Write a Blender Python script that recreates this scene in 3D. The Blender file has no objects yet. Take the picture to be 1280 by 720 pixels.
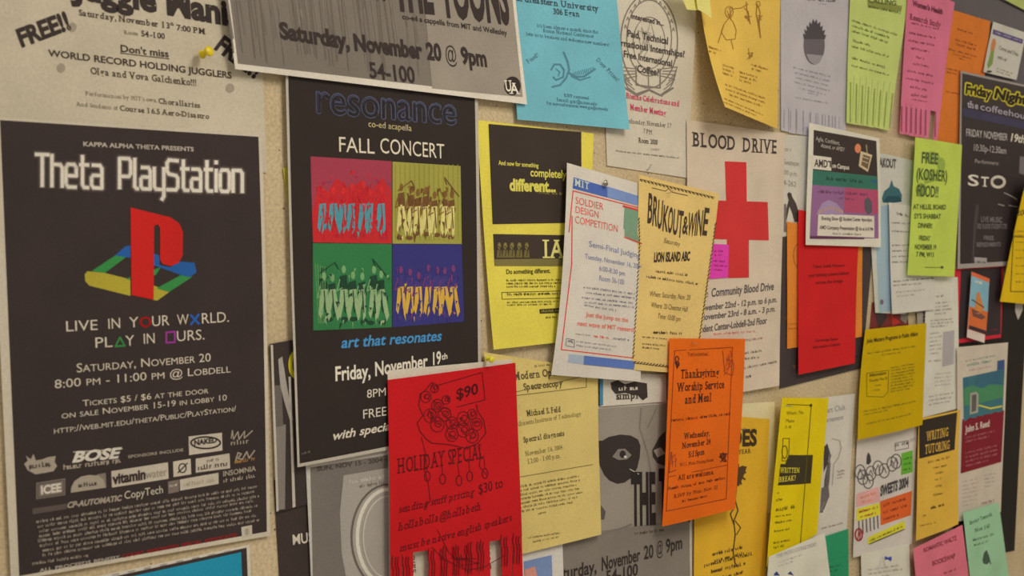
import bpy, math, random
import numpy as np
from mathutils import Vector
from mathutils.geometry import tessellate_polygon

random.seed(7)
SC = bpy.context.scene
COL = SC.collection

# ------------------------------------------------------------------ camera
F_PX = 1570.0
YAW = math.radians(45.7)        # angle between the view direction and the wall
PITCH = math.radians(2.0)
CAM = np.array([0.0, -1.164, 1.52])
FW = np.array([math.cos(YAW)*math.cos(PITCH), math.sin(YAW)*math.cos(PITCH), -math.sin(PITCH)])
RT = np.array([math.sin(YAW), -math.cos(YAW), 0.0])
UP = np.cross(RT, FW)
cam_data = bpy.data.cameras.new('camera')
cam = bpy.data.objects.new('camera', cam_data); COL.objects.link(cam)
cam_data.sensor_width = 36.0
cam_data.lens = F_PX/1280*36
cam_data.clip_start = 0.05
cam.location = CAM
cam.rotation_euler = Vector(FW).to_track_quat('-Z', 'Y').to_euler()
cam_data.dof.use_dof = True
cam_data.dof.focus_distance = 1.65
cam_data.dof.aperture_fstop = 8.0
SC.camera = cam

# ------------------------------------------------------------------ world, exposure
world = bpy.data.worlds.new('world'); SC.world = world
world.use_nodes = True
world.node_tree.nodes['Background'].inputs[0].default_value = (1.0, .93, .80, 1)
world.node_tree.nodes['Background'].inputs[1].default_value = 0.5
SC.view_settings.view_transform = 'Standard'
SC.view_settings.look = 'None'
SC.view_settings.gamma = 1
SC.view_settings.exposure = 0.0
LIGHT_COL = (1.0, .875, .66)
LIGHT_W = 13.6

# ------------------------------------------------------------------ colours and materials
def lin(c):
    c /= 255.0
    return c/12.92 if c <= .04045 else ((c+.055)/1.055)**2.4
ILL = (.62, .55, .41)           # light a white sheet receives here, used to read albedo from colour
def albedo(rgb):
    return tuple(min(.95, lin(c)/l) for c, l in zip(rgb, ILL))
MATS = {}
def mat(rgb, kind='paper'):
    key = (tuple(rgb), kind)
    if key in MATS: return MATS[key]
    m = bpy.data.materials.new('%s_%d_%d_%d' % ((kind,)+tuple(int(c) for c in rgb)))
    m.use_nodes = True
    nt = m.node_tree; b = nt.nodes['Principled BSDF']
    a = albedo(rgb)
    b.inputs['Base Color'].default_value = (*a, 1)
    m.diffuse_color = (*a, 1)
    b.inputs['Roughness'].default_value = {'paper': .75, 'ink': .6, 'gloss': .42, 'plastic': .3, 'metal': .3}[kind]
    b.inputs['Specular IOR Level'].default_value = {'paper': .12, 'ink': .12, 'gloss': .2}.get(kind, .5)
    if kind == 'metal':
        b.inputs['Metallic'].default_value = 1
    if kind in ('paper', 'gloss', 'ink'):
        tc = nt.nodes.new('ShaderNodeTexCoord')
        n1 = nt.nodes.new('ShaderNodeTexNoise'); n1.inputs['Scale'].default_value = 420; n1.inputs['Detail'].default_value = 3
        n2 = nt.nodes.new('ShaderNodeTexNoise'); n2.inputs['Scale'].default_value = 14; n2.inputs['Detail'].default_value = 2
        ad = nt.nodes.new('ShaderNodeMath'); ad.operation = 'ADD'
        mr = nt.nodes.new('ShaderNodeMapRange')
        mr.inputs['From Min'].default_value = .6; mr.inputs['From Max'].default_value = 1.4
        mr.inputs['To Min'].default_value = .86; mr.inputs['To Max'].default_value = 1.12
        hs = nt.nodes.new('ShaderNodeHueSaturation'); hs.inputs['Color'].default_value = (*a, 1)
        nt.links.new(tc.outputs['Object'], n1.inputs['Vector']); nt.links.new(tc.outputs['Object'], n2.inputs['Vector'])
        nt.links.new(n1.outputs['Fac'], ad.inputs[0]); nt.links.new(n2.outputs['Fac'], ad.inputs[1])
        nt.links.new(ad.outputs[0], mr.inputs['Value']); nt.links.new(mr.outputs[0], hs.inputs['Value'])
        nt.links.new(hs.outputs['Color'], b.inputs['Base Color'])
        if kind != 'ink':
            bp = nt.nodes.new('ShaderNodeBump'); bp.inputs['Strength'].default_value = .12; bp.inputs['Distance'].default_value = .01
            nt.links.new(n2.outputs['Fac'], bp.inputs['Height']); nt.links.new(bp.outputs[0], b.inputs['Normal'])
    MATS[key] = m
    return m

# ------------------------------------------------------------------ projection helpers
def rays(P):
    P = np.asarray(P, float).reshape(-1, 2)
    return FW + np.outer((P[:, 0]-640)/F_PX, RT) + np.outer((360-P[:, 1])/F_PX, UP)
def at(px, py, off=0.0):
    """the point off metres in front of the wall that the pixel looks at"""
    d = rays([(px, py)])[0]
    t = (-off-CAM[1])/d[1]
    return CAM + d*t
def proj(P):
    D = P-CAM
    z = D@FW
    return np.stack([640+F_PX*(D@RT)/z, 360-F_PX*(D@UP)/z], 1)

def link(name, verts, faces, mats, midx=None, parent=None, smooth=False):
    me = bpy.data.meshes.new(name)
    me.from_pydata([tuple(v) for v in verts], [], faces)
    for m in mats: me.materials.append(m)
    if midx is not None: me.polygons.foreach_set('material_index', midx)
    if smooth: me.polygons.foreach_set('use_smooth', [True]*len(me.polygons))
    me.update()
    o = bpy.data.objects.new(name, me); COL.objects.link(o)
    if parent is not None: o.parent = parent
    return o

# ------------------------------------------------------------------ glyphs from the built-in font
GLY = {}
_cu = bpy.data.curves.new('glyph', 'FONT'); _cu.resolution_u = 3
_fo = bpy.data.objects.new('glyph', _cu); COL.objects.link(_fo)
def _mesh(body, bold):
    _cu.body = body; _cu.offset = bold
    bpy.context.view_layer.update()
    dg = bpy.context.evaluated_depsgraph_get()
    ev = _fo.evaluated_get(dg); me = ev.to_mesh()
    V = np.array([v.co[:2] for v in me.vertices]).reshape(-1, 2)
    me.calc_loop_triangles()
    T = [tuple(t.vertices) for t in me.loop_triangles]
    ev.to_mesh_clear()
    return V, T
CAPH = _mesh('H', 0)[0][:, 1].max()
XH = _mesh('x', 0)[0][:, 1].max()/CAPH
ASC = _mesh('l', 0)[0][:, 1].max()/CAPH
HH = _mesh('HH', 0)[0][:, 0].max()
SERIF = set('ABDEFHIKLMNPRTUVWXYabdfhiklmnpqruvwxyJjg14')
BOLD = {'sans': 0.0, 'bold': .022, 'heavy': .045, 'serif': 0.0, 'serifb': .018, 'thin': -.008}
METR = {}
def metrics(style):
    if style not in METR:
        h, x, l = (_mesh(ch, BOLD[style])[0][:, 1]/CAPH for ch in 'Hxl')
        METR[style] = (h.min(), h.max(), x.max(), l.max())
    return METR[style]
def glyph(c, style):
    key = (c, style)
    if key in GLY: return GLY[key]
    if c == ' ':
        GLY[key] = (np.zeros((0, 2)), [], .42); return GLY[key]
    off = BOLD[style]
    adv = (_mesh('H'+c+'H', 0)[0][:, 0].max()-HH)/CAPH
    V, T = _mesh(c, off)
    V = V/CAPH
    if style.startswith('serif') and c in SERIF:
        cnt = {}
        for t in T:
            for a, b in ((t[0], t[1]), (t[1], t[2]), (t[2], t[0])):
                k = (min(a, b), max(a, b)); cnt[k] = cnt.get(k, 0)+1
        VL = V.tolist(); TL = list(T); yb0, ycap, yx, yasc = metrics(style)
        for (a, b), n in cnt.items():
            if n != 1: continue
            ya, yb = V[a][1], V[b][1]
            L = abs(V[a][0]-V[b][0])
            if abs(ya-yb) > .004 or L < .05: continue
            if L >= .36:
                if c not in 'BDEFLPRZ': continue
                xl = V[:, 0].min()
                if min(V[a][0], V[b][0]) > xl+.05: continue
                for Y, s in ((yb0, 1), (ycap, -1)):
                    if abs(ya-Y) < .012:
                        n0 = len(VL); VL += [[xl-.16, ya], [xl+.03, ya], [xl+.03, ya+s*.085], [xl-.16, ya+s*.085]]
                        TL += [(n0, n0+1, n0+2), (n0, n0+2, n0+3)]
                continue
            for Y, s in ((yb0, 1), (ycap, -1), (yx, -1), (yasc, -1)):
                if abs(ya-Y) < .012:
                    x0, x1 = min(V[a][0], V[b][0])-.16, max(V[a][0], V[b][0])+.16
                    y0, y1 = ya, ya+s*.085
                    n0 = len(VL); VL += [[x0, y0], [x1, y0], [x1, y1], [x0, y1]]
                    TL += [(n0, n0+1, n0+2), (n0, n0+2, n0+3)]
                    break
        V, T = np.array(VL), TL
        adv += .2
    GLY[key] = (V, T, adv)
    return GLY[key]
def word(s, style, small=False):
    """vertices, triangles and width of a string, capital height 1"""
    X = 0; VV = []; TT = []; n = 0
    for c in s:
        k = 1.0
        if small and c.islower(): c = c.upper(); k = .78
        V, T, adv = glyph(c, style)
        if len(V):
            VV.append(V*k+np.array([X, 0])); TT += [tuple(i+n for i in t) for t in T]; n += len(V)
        X += adv*k
    V = np.concatenate(VV) if VV else np.zeros((0, 2))
    return V, TT, X

# ------------------------------------------------------------------ a sheet of paper on the wall
STUFF = {'small_print', 'printed_streak', 'tab_writing', 'stitched_border', 'border_dash', 'striped_edge', 'handwriting', 'band', 'drawing', 'crest', 'bubble_lettering', 'brush_mark'}
INK = (62, 52, 44)
THK = .0004
class Sheet:
    def __init__(s, name, label, cat, quad, d, rgb, group=None, lift=(0, 0, 0, 0), p=2.0, bulge=(0, 0), bend=(0, 0), kind='paper',
                 tabs=None, vt=1.0, nx=14, ny=18, warp=0.0012):
        """quad: TL, TR, BR, BL in pixels; d: distance from the wall; lift: how far each corner stands off (m)"""
        s.name, s.label, s.cat, s.group = name, label, cat, group
        if max(rgb)-min(rgb) < 50 and min(rgb) > 140: rgb = tuple(c*.955 for c in rgb)
        s.rgb = rgb; s.d = d; s.lift = lift; s.p = p; s.bulge = bulge; s.bend = bend; s.kind = kind
        s.ph = random.random()*6; s.warp = warp
        s.C = np.array([at(q[0], q[1], d+l) for q, l in zip(quad, lift)])
        s.quad = quad; s.parts = {}; s.cur = ('lettering', 0); s.par = None; s.np = 0; s.row = None; s.tabs = tabs; s.vt = vt; s.nx = nx; s.ny = ny
        s.org = at(sum(q[0] for q in quad)/4, quad[3][1]*.5+quad[2][1]*.5, 0)
        s.z(0, 0, 1)
    def S(s, U, V, off=0.0):
        U = np.asarray(U, float); V = np.asarray(V, float)
        w = [(1-U)*(1-V), U*(1-V), U*V, (1-U)*V]
        P = sum(w[i][:, None]*s.C[i] for i in range(4))
        Vp = np.clip(V, 0, 3)**s.p
        Uc = np.clip(U, 0, 1)
        wl = [(1-Uc)*(1-Vp), Uc*(1-Vp), Uc*Vp, (1-Uc)*Vp]
        y = s.d + sum(wl[i]*s.lift[i] for i in range(4))
        y = y + s.bulge[0]*4*Uc*(1-Uc)*(.3+.7*np.clip(V, 0, 1)) + s.bulge[1]*4*V*(1-V)
        y = y + s.warp*(1+np.sin(U*5.1+V*3.3+s.ph)*np.sin(V*4.2+s.ph*2))*.5
        P[:, 1] = -y - off
        P[:, 0] += (s.bend[0]*(1-Uc)+s.bend[1]*Uc)*4*V*(1-V)
        return P
    def inv(s, pts):
        pts = np.asarray(pts, float).reshape(-1, 2)
        u = np.full(len(pts), .5); v = np.full(len(pts), .5); e = 1e-4
        for _ in range(9):
            q = proj(s.S(u, v)); r = pts-q
            qu = (proj(s.S(u+e, v))-q)/e; qv = (proj(s.S(u, v+e))-q)/e
            det = qu[:, 0]*qv[:, 1]-qu[:, 1]*qv[:, 0]
            det = np.where(np.abs(det) < 1e-9, 1e-9, det)
            u += np.clip((r[:, 0]*qv[:, 1]-r[:, 1]*qv[:, 0])/det, -1, 1)
            v += np.clip((qu[:, 0]*r[:, 1]-qu[:, 1]*r[:, 0])/det, -1, 1)
        return np.stack([u, v], 1)
    def z(s, ox, oy, sc):           # following coordinates are read in an enlarged crop
        s.zx = (ox, oy, sc); return s
    def px(s, pts):
        ox, oy, sc = s.zx
        return [(ox+x/sc, oy+y/sc) for x, y in pts]
    def part(s, n):
        """what follows goes into a new child called n"""
        s.np += 1; s.cur = (n, s.np); s.par = None; s.row = None; return s
    def sub(s):
        """lettering that follows belongs to the part just drawn"""
        s.par = s.cur; s.row = None; return s
    def _add(s, P, faces, rgb, kind='ink', key=None):
        key = key or s.cur
        D = s.parts.setdefault(key, dict(v=[], f=[], m=[], mats=[], n=0, par=s.par if key != s.par else None))
        m = mat(rgb, kind)
        if m not in D['mats']: D['mats'].append(m)
        k = D['mats'].index(m)
        D['v'].append(P); D['f'] += [tuple(i+D['n'] for i in f) for f in faces]; D['m'] += [k]*len(faces); D['n'] += len(P)
    def _lev(s, k): return .00025*k+.0001
    def t(s, txt, x0, y0, x1, y1, h, rgb=INK, style='sans', small=False, k=1, slant=0.0):
        V, T, W = word(txt, style, small)
        if not len(V): return s
        a, b = s.px([(x0, y0), (x1, y1)]); hh = h/s.zx[2]
        m = ((a[0]+b[0])/2, (a[1]+b[1])/2)
        q = s.inv([a, b, m, (m[0], m[1]-hh)])
        vh = q[2][1]-q[3][1]; uh = (q[1][0]-q[0][0])/W
        U = q[0][0]+(q[1][0]-q[0][0])*V[:, 0]/W + slant*V[:, 1]*uh
        Vv = q[0][1]+(q[1][1]-q[0][1])*V[:, 0]/W - vh*V[:, 1]
        if hh < 4.2: key = ('small_print', 0)
        else:           # one child for each row of lettering
            nm = s.cur[0] if s.cur[0] in ('heading', 'lettering') else 'lettering'
            if s.row and abs(s.row[1]-a[1]) < .55*max(hh, s.row[2]) and s.row[0][0] == nm: key = s.row[0]
            else:
                s.np += 1; key = (nm, s.np)
            s.row = (key, b[1], hh)
        s._add(s.S(U, Vv, s._lev(k)), T, rgb, key=key)
        return s
    def rot_t(s, txt, x0, y0, x1, y1, h, rgb=INK, style='sans', k=1):
        """lettering whose up direction is square to its slanted baseline"""
        V, T, W = word(txt, style)
        a, b = s.px([(x0, y0), (x1, y1)]); hh = h/s.zx[2]
        dx, dy = (b[0]-a[0]), (b[1]-a[1]); L = math.hypot(dx, dy)
        nx_, ny_ = dy/L*hh, -dx/L*hh
        P = [(a[0]+dx*v[0]/W+nx_*v[1], a[1]+dy*v[0]/W+ny_*v[1]) for v in V]
        q = s.inv(P)
        s.np += 1
        s._add(s.S(q[:, 0], q[:, 1], s._lev(k)), T, rgb, key=('small_print', 0) if hh < 4.2 else ('lettering', s.np))
        return s
    def g(s, x0, y0, x1, y1, h, rgb=(110, 98, 80), k=1, dens=.8):
        """a line of print too small to read: word-like runs of strokes"""
        a, b = s.px([(x0, y0), (x1, y1)]); hh = h/s.zx[2]
        q = s.inv([a, b, (a[0], a[1]-hh)])
        vh = q[0][1]-q[2][1]
        Lp = math.hypot(b[0]-a[0], b[1]-a[1]); step = max(1.5, hh*.55)
        n = max(3, int(Lp/step)); U = []; Vv = []; F = []
        du, dv = (q[1]-q[0])/n
        i = 0
        while i < n:
            wl = random.randint(2, 8)
            for j in range(wl):
                if i >= n: break
                tall = random.random()
                top = 1.0 if tall > .75 else .68; bot = -.2 if tall < .08 else 0
                for (xa, xb, ya, yb) in ((0, .38, bot, top), (.38, .85, random.choice([0, .5]), random.choice([.2, .68]))):
                    if yb <= ya: continue
                    u0 = q[0][0]+du*(i+xa); u1 = q[0][0]+du*(i+xb)
                    w0 = q[0][1]+dv*(i+xa)
                    c = len(U)
                    U += [u0, u1, u1, u0]; Vv += [w0-vh*ya, w0-vh*ya, w0-vh*yb, w0-vh*yb]; F.append((c, c+1, c+2, c+3))
                i += 1
            i += 1
        if F: s._add(s.S(U, Vv, s._lev(k)), F, rgb, key=('small_print', 0))
        return s
    def gl(s, x0, y0, x1, y1, h, n, dy, rgb=(110, 98, 80), ragged=.15, k=1, centre=False):
        for i in range(n):
            r = random.random()*ragged if i < n-1 else random.uniform(.2, .5)*min(1, ragged*6)
            a = r*.5 if centre else 0; b = 1-(r-a)
            s.g(x0+(x1-x0)*a, y0+(y1-y0)*a+dy*i, x0+(x1-x0)*b, y0+(y1-y0)*b+dy*i, h, rgb, k)
        return s
    def panel(s, c, rgb, k=1, n=6, kind='ink'):
        q = s.inv(s.px(c)); U = []; V = []; F = []
        for j in range(n+1):
            for i in range(n+1):
                a, b = i/n, j/n
                w = ((1-a)*(1-b), a*(1-b), a*b, (1-a)*b)
                U.append(sum(w[m]*q[m][0] for m in range(4))); V.append(sum(w[m]*q[m][1] for m in range(4)))
        for j in range(n):
            for i in range(n):
                c0 = j*(n+1)+i; F.append((c0, c0+n+1, c0+n+2, c0+1))
        s._add(s.S(U, V, s._lev(k)), F, rgb, kind)
        return s
    def box(s, x0, y0, x1, y1, rgb, k=1, sl=0.0, n=3, kind='ink'):
        """upright panel; sl = slope of its top and bottom edges"""
        return s.panel([(x0, y0), (x1, y0+sl*(x1-x0)), (x1, y1+sl*(x1-x0)), (x0, y1)], rgb, k, n, kind)
    def line(s, pts, w, rgb=INK, k=1, closed=False):
        """drawn line, w in picture pixels"""
        P = s.px(pts)
        if closed: P = P+[P[0]]
        A = []; F = []
        for (x0, y0), (x1, y1) in zip(P[:-1], P[1:]):
            L = math.hypot(x1-x0, y1-y0)
            if L < 1e-6: continue
            m = max(1, int(L/25)); ex = (x1-x0)/L*w*.3; ey = (y1-y0)/L*w*.3
            nx_, ny_ = -(y1-y0)/L*w/2, (x1-x0)/L*w/2
            for i in range(m):
                xa, ya = x0+(x1-x0)*i/m, y0+(y1-y0)*i/m; xb, yb = x0+(x1-x0)*(i+1)/m, y0+(y1-y0)*(i+1)/m
                c = len(A)
                A += [(xa-ex+nx_, ya-ey+ny_), (xb+ex+nx_, yb+ey+ny_), (xb+ex-nx_, yb+ey-ny_), (xa-ex-nx_, ya-ey-ny_)]
                F.append((c, c+1, c+2, c+3))
        if F:
            q = s.inv(A); s._add(s.S(q[:, 0], q[:, 1], s._lev(k)), F, rgb)
        return s
    def poly(s, pts, rgb, k=1):
        P = s.px(pts)
        T = tessellate_polygon([[Vector((x, y, 0)) for x, y in P]])
        q = s.inv(P); s._add(s.S(q[:, 0], q[:, 1], s._lev(k)), [tuple(t) for t in T], rgb)
        return s
    def oval(s, cx, cy, rx, ry, rgb, k=1, n=20, rot=0):
        return s.poly([(cx+rx*math.cos(a)*math.cos(rot)-ry*math.sin(a)*math.sin(rot), cy+rx*math.cos(a)*math.sin(rot)+ry*math.sin(a)*math.cos(rot))
                       for a in (2*math.pi*i/n for i in range(n))], rgb, k)
    def ring(s, cx, cy, rx, ry, w, rgb=INK, k=1, n=28, a0=0, a1=360):
        pts = [(cx+rx*math.cos(math.radians(a0+(a1-a0)*i/n)), cy+ry*math.sin(math.radians(a0+(a1-a0)*i/n))) for i in range(n+1)]
        return s.line(pts, w, rgb, k)
    def frame(s, c, w, rgb=INK, k=1):
        return s.line(list(c)+[c[0]], w, rgb, k)
    def scrib(s, x0, y0, x1, y1, n, w, rgb=INK, k=1):
        pts = [(random.uniform(x0, x1), random.uniform(y0, y1)) for _ in range(n)]
        return s.line(pts, w, rgb, k)
    def done(s):
        M = mat(s.rgb, s.kind)
        def slab(u0, u1, v0, v1, nx, ny, extra=None):
            U, V = np.meshgrid(np.linspace(u0, u1, nx+1), np.linspace(v0, v1, ny+1)); U = U.ravel(); V = V.ravel()
            fr = s.S(U, V); 
            if extra is not None: fr[:, 1] -= extra*((V-v0)/(v1-v0))**1.5
            bk = fr.copy(); bk[:, 1] += THK
            n = len(U); F = []
            for j in range(ny):
                for i in range(nx):
                    c = j*(nx+1)+i
                    F.append((c, c+nx+1, c+nx+2, c+1)); F.append((n+c, n+c+1, n+c+nx+2, n+c+nx+1))
            rim = [i for i in range(nx+1)]+[(j)*(nx+1)+nx for j in range(1, ny+1)]+[ny*(nx+1)+i for i in range(nx-1, -1, -1)]+[j*(nx+1) for j in range(ny-1, 0, -1)]
            m_ = len(rim)
            for a in range(m_):
                b = (a+1) % m_; F.append((2*n+a, 2*n+b, 2*n+m_+b, 2*n+m_+a))
            return np.concatenate([fr, bk, fr[rim], bk[rim]]), F
        V, F = slab(0, 1, 0, s.vt, s.nx, s.ny)
        root = link(s.name, V-s.org, F, [M], smooth=False)
        root.location = s.org
        root.data.polygons.foreach_set('use_smooth', [len(p.vertices) == 4 and i < 2*s.nx*s.ny for i, p in enumerate(root.data.polygons)])
        root['label'] = s.label; root['category'] = s.cat
        if s.group: root['group'] = s.group
        if s.tabs:
            e, missing = s.tabs
            for i in range(len(e)-1):
                if i in missing: continue
                g_ = (e[i+1]-e[i])*.028
                V, F = slab(e[i]+g_, e[i+1]-g_, s.vt, 1.0+random.uniform(-.004, .004), 2, 5, random.uniform(0, .0004))
                link('tear_off_tab', V-s.org, F, [M], parent=root)
        made = {}
        for key, D in s.parts.items():
            P = np.concatenate(D['v'])-s.org
            o = link(key[0], P, D['f'], D['mats'], D['m'], parent=made.get(D['par'], root))
            made[key] = o
            if key[0] in STUFF: o['kind'] = 'stuff'
        s.root = root
        return root

def tabs_even(n, missing=()): return ([i/n for i in range(n+1)], set(missing))
def tabs_px(xs, missing=()): return ([(x-xs[0])/(xs[-1]-xs[0]) for x in xs], set(missing))

# ------------------------------------------------------------------ the corridor
def slab_obj(name, lo, hi, m):
    x0, y0, z0 = lo; x1, y1, z1 = hi
    V = [(x, y, z) for x in (x0, x1) for y in (y0, y1) for z in (z0, z1)]
    F = [(0, 1, 3, 2), (4, 6, 7, 5), (0, 4, 5, 1), (2, 3, 7, 6), (0, 2, 6, 4), (1, 5, 7, 3)]
    o = link(name, V, F, [m]); o['kind'] = 'structure'
    return o
def wall_mat(rgb, pits=True):
    m = bpy.data.materials.new('painted_tackboard' if pits else 'plain_paint'); m.use_nodes = True
    nt = m.node_tree; b = nt.nodes['Principled BSDF']; a = albedo(rgb)
    b.inputs['Roughness'].default_value = .7; b.inputs['Specular IOR Level'].default_value = .25
    tc = nt.nodes.new('ShaderNodeTexCoord')
    n1 = nt.nodes.new('ShaderNodeTexNoise'); n1.inputs['Scale'].default_value = 9; n1.inputs['Detail'].default_value = 5
    n3 = nt.nodes.new('ShaderNodeTexNoise'); n3.inputs['Scale'].default_value = 260; n3.inputs['Detail'].default_value = 3
    r1 = nt.nodes.new('ShaderNodeValToRGB')
    r1.color_ramp.elements[0].position = .3; r1.color_ramp.elements[0].color = (a[0]*.86, a[1]*.84, a[2]*.78, 1)
    r1.color_ramp.elements[1].position = .65; r1.color_ramp.elements[1].color = (a[0]*1.05, a[1]*1.05, a[2]*1.07, 1)
    nt.links.new(tc.outputs['Object'], n1.inputs['Vector']); nt.links.new(n1.outputs['Fac'], r1.inputs['Fac'])
    nt.links.new(tc.outputs['Object'], n3.inputs['Vector'])
    mr = nt.nodes.new('ShaderNodeMapRange'); mr.inputs['From Min'].default_value = .3; mr.inputs['From Max'].default_value = .7
    mr.inputs['To Min'].default_value = .8; mr.inputs['To Max'].default_value = 1.12
    nt.links.new(n3.outputs['Fac'], mr.inputs['Value'])
    mx = nt.nodes.new('ShaderNodeMix'); mx.data_type = 'RGBA'; mx.blend_type = 'MULTIPLY'; mx.inputs['Factor'].default_value = 1
    nt.links.new(r1.outputs['Color'], mx.inputs['A']); nt.links.new(mr.outputs[0], mx.inputs['B'])
    out = mx.outputs['Result']
    if pits:        # pin holes
        vo = nt.nodes.new('ShaderNodeTexVoronoi'); vo.inputs['Scale'].default_value = 70
        nt.links.new(tc.outputs['Object'], vo.inputs['Vector'])
        lt = nt.nodes.new('ShaderNodeMath'); lt.operation = 'LESS_THAN'; lt.inputs[1].default_value = .085
        nt.links.new(vo.outputs['Distance'], lt.inputs[0])
        sp = nt.nodes.new('ShaderNodeSeparateColor'); nt.links.new(vo.outputs['Color'], sp.inputs[0])
        gt = nt.nodes.new('ShaderNodeMath'); gt.operation = 'GREATER_THAN'; gt.inputs[1].default_value = .55
        nt.links.new(sp.outputs[0], gt.inputs[0])
        mu = nt.nodes.new('ShaderNodeMath'); mu.operation = 'MULTIPLY'
        nt.links.new(lt.outputs[0], mu.inputs[0]); nt.links.new(gt.outputs[0], mu.inputs[1])
        m2 = nt.nodes.new('ShaderNodeMix'); m2.data_type = 'RGBA'
        nt.links.new(mu.outputs[0], m2.inputs['Factor']); nt.links.new(out, m2.inputs['A']); m2.inputs['B'].default_value = (.12, .09, .06, 1)
        out = m2.outputs['Result']
    bp = nt.nodes.new('ShaderNodeBump'); bp.inputs['Strength'].default_value = .25; bp.inputs['Distance'].default_value = .001
    nt.links.new(n3.outputs['Fac'], bp.inputs['Height']); nt.links.new(bp.outputs[0], b.inputs['Normal'])
    nt.links.new(out, b.inputs['Base Color'])
    return m
X0, X1, ZH, YB = -3.0, 8.0, 2.6, -2.5
slab_obj('wall_back', (X0, 0, 0), (X1, .1, ZH), wall_mat((184, 164, 126)))
slab_obj('wall_front', (X0, YB-.1, 0), (X1, YB, ZH), wall_mat((186, 174, 150), False))
slab_obj('wall_left', (X0-.1, YB-.1, 0), (X0, .1, ZH), wall_mat((186, 174, 150), False))
slab_obj('wall_right', (X1, YB-.1, 0), (X1+.1, .1, ZH), wall_mat((186, 174, 150), False))
slab_obj('floor', (X0-.1, YB-.1, -.1), (X1+.1, .1, 0), wall_mat((150, 140, 120), False))
slab_obj('ceiling', (X0-.1, YB-.1, ZH), (X1+.1, .1, ZH+.1), wall_mat((195, 185, 165), False))

# ceiling lamps
lamp_mat = bpy.data.materials.new('lamp_diffuser'); lamp_mat.use_nodes = True
_b = lamp_mat.node_tree.nodes['Principled BSDF']
_b.inputs['Emission Color'].default_value = (*LIGHT_COL, 1); _b.inputs['Emission Strength'].default_value = 1.5
def ceiling_lamp(x, label, power=1.0):
    e = bpy.data.objects.new('ceiling_light', None); COL.objects.link(e); e.location = (x, -1.25, ZH)
    e['label'] = label; e['category'] = 'light'; e['group'] = 'ceiling lights along the corridor'
    hx, hy = .3, .6
    def bx(n, a, b, m):
        V = [(x_, y_, z_) for x_ in (a[0], b[0]) for y_ in (a[1], b[1]) for z_ in (a[2], b[2])]
        return link(n, V, [(0, 1, 3, 2), (4, 6, 7, 5), (0, 4, 5, 1), (2, 3, 7, 6), (0, 2, 6, 4), (1, 5, 7, 3)], [m], parent=e)
    mw = mat((190, 185, 170), 'plastic')
    for a, b in (((-hx, -hy, -.05), (-hx+.03, hy, -.001)), ((hx-.03, -hy, -.05), (hx, hy, -.001)), ((-hx, -hy, -.05), (hx, -hy+.03, -.001)), ((-hx, hy-.03, -.05), (hx, hy, -.001))):
        bx('frame', a, b, mw)
    bx('diffuser', (-hx+.03, -hy+.03, -.035), (hx-.03, hy-.03, -.02), lamp_mat)
    ld = bpy.data.lights.new('lamp_light', 'AREA'); ld.shape = 'RECTANGLE'; ld.size = .5; ld.size_y = 1.1
    ld.energy = LIGHT_W*power; ld.color = LIGHT_COL
    lo = bpy.data.objects.new('lamp_light', ld); COL.objects.link(lo); lo.parent = e; lo.location = (0, 0, -.06)
for x, lb, pw in ((-1.2, 'flush ceiling light at the near left end of the corridor', 1), (1.1, 'flush ceiling light above the black game poster', 1.1),
                  (3.4, 'flush ceiling light just past the dark right posters', .8), (5.7, 'flush ceiling light at the far end of the corridor', .7)):
    ceiling_lamp(x, lb, pw)

def D(n): return .0012+.0024*n
WHL = (188, 175, 147); WH = (198, 187, 163); BLK = (56, 47, 43); CREAM = (205, 196, 172)
F, P_ = 'flyer', 'poster'

# ================================================================== left block
# juggling flyer
s = Sheet('flyer', 'cream juggling show flyer at top left, above the large black poster', F, [(-95, -175), (318, -120), (334, 216), (-72, 175)], D(0), WHL, warp=.0008)
s.z(0, 0, 3.765).part('heading').t('Juggle Mania', 350, -12, 1135, 128, 110, BLK, 'heavy')
s.rot_t('FREE!!', 98, 222, 338, 132, 82, BLK, 'heavy'); s.rot_t('FREE!!', 1005, 225, 1200, 372, 75, BLK, 'heavy')
s.part('lettering')
s.t('Saturday, November 13', 370, 72, 800, 135, 27, INK, 'serifb').t('th', 800, 118, 820, 121, 14, INK, 'serifb').t('7:00 PM', 830, 142, 970, 162, 26, INK, 'serifb')
s.t('Room', 583, 160, 652, 167, 18, (110, 98, 78), 'serif').t('54-100', 664, 170, 776, 184, 26, INK, 'serifb')
s.t("Don't miss", 565, 243, 795, 270, 32, INK, 'bold').line([(565, 250), (795, 277)], 1, INK)
s.t('WORLD RECORD HOLDING JUGGLERS', 228, 264, 1090, 370, 30, INK, 'bold')
s.t('Olga and Vova Galchenko!!!', 425, 347, 925, 405, 30, (75, 64, 52), 'serifb')
s.t("Performances by MIT's own", 402, 448, 738, 482, 19, (120, 107, 85), 'serif').t('Chorallaries', 745, 486, 942, 508, 24, (80, 70, 56), 'serifb')
s.t('And Students of', 360, 498, 556, 518, 19, (120, 107, 85), 'serif').t('Course 16.5 Aero-Disastro', 563, 520, 985, 560, 24, (80, 70, 56), 'serifb')
for x, y in ((340, 128), (287, 320), (1082, 415)): s.part('sticker').oval(x, y, 20, 22, (146, 132, 112))
s.done()

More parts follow.
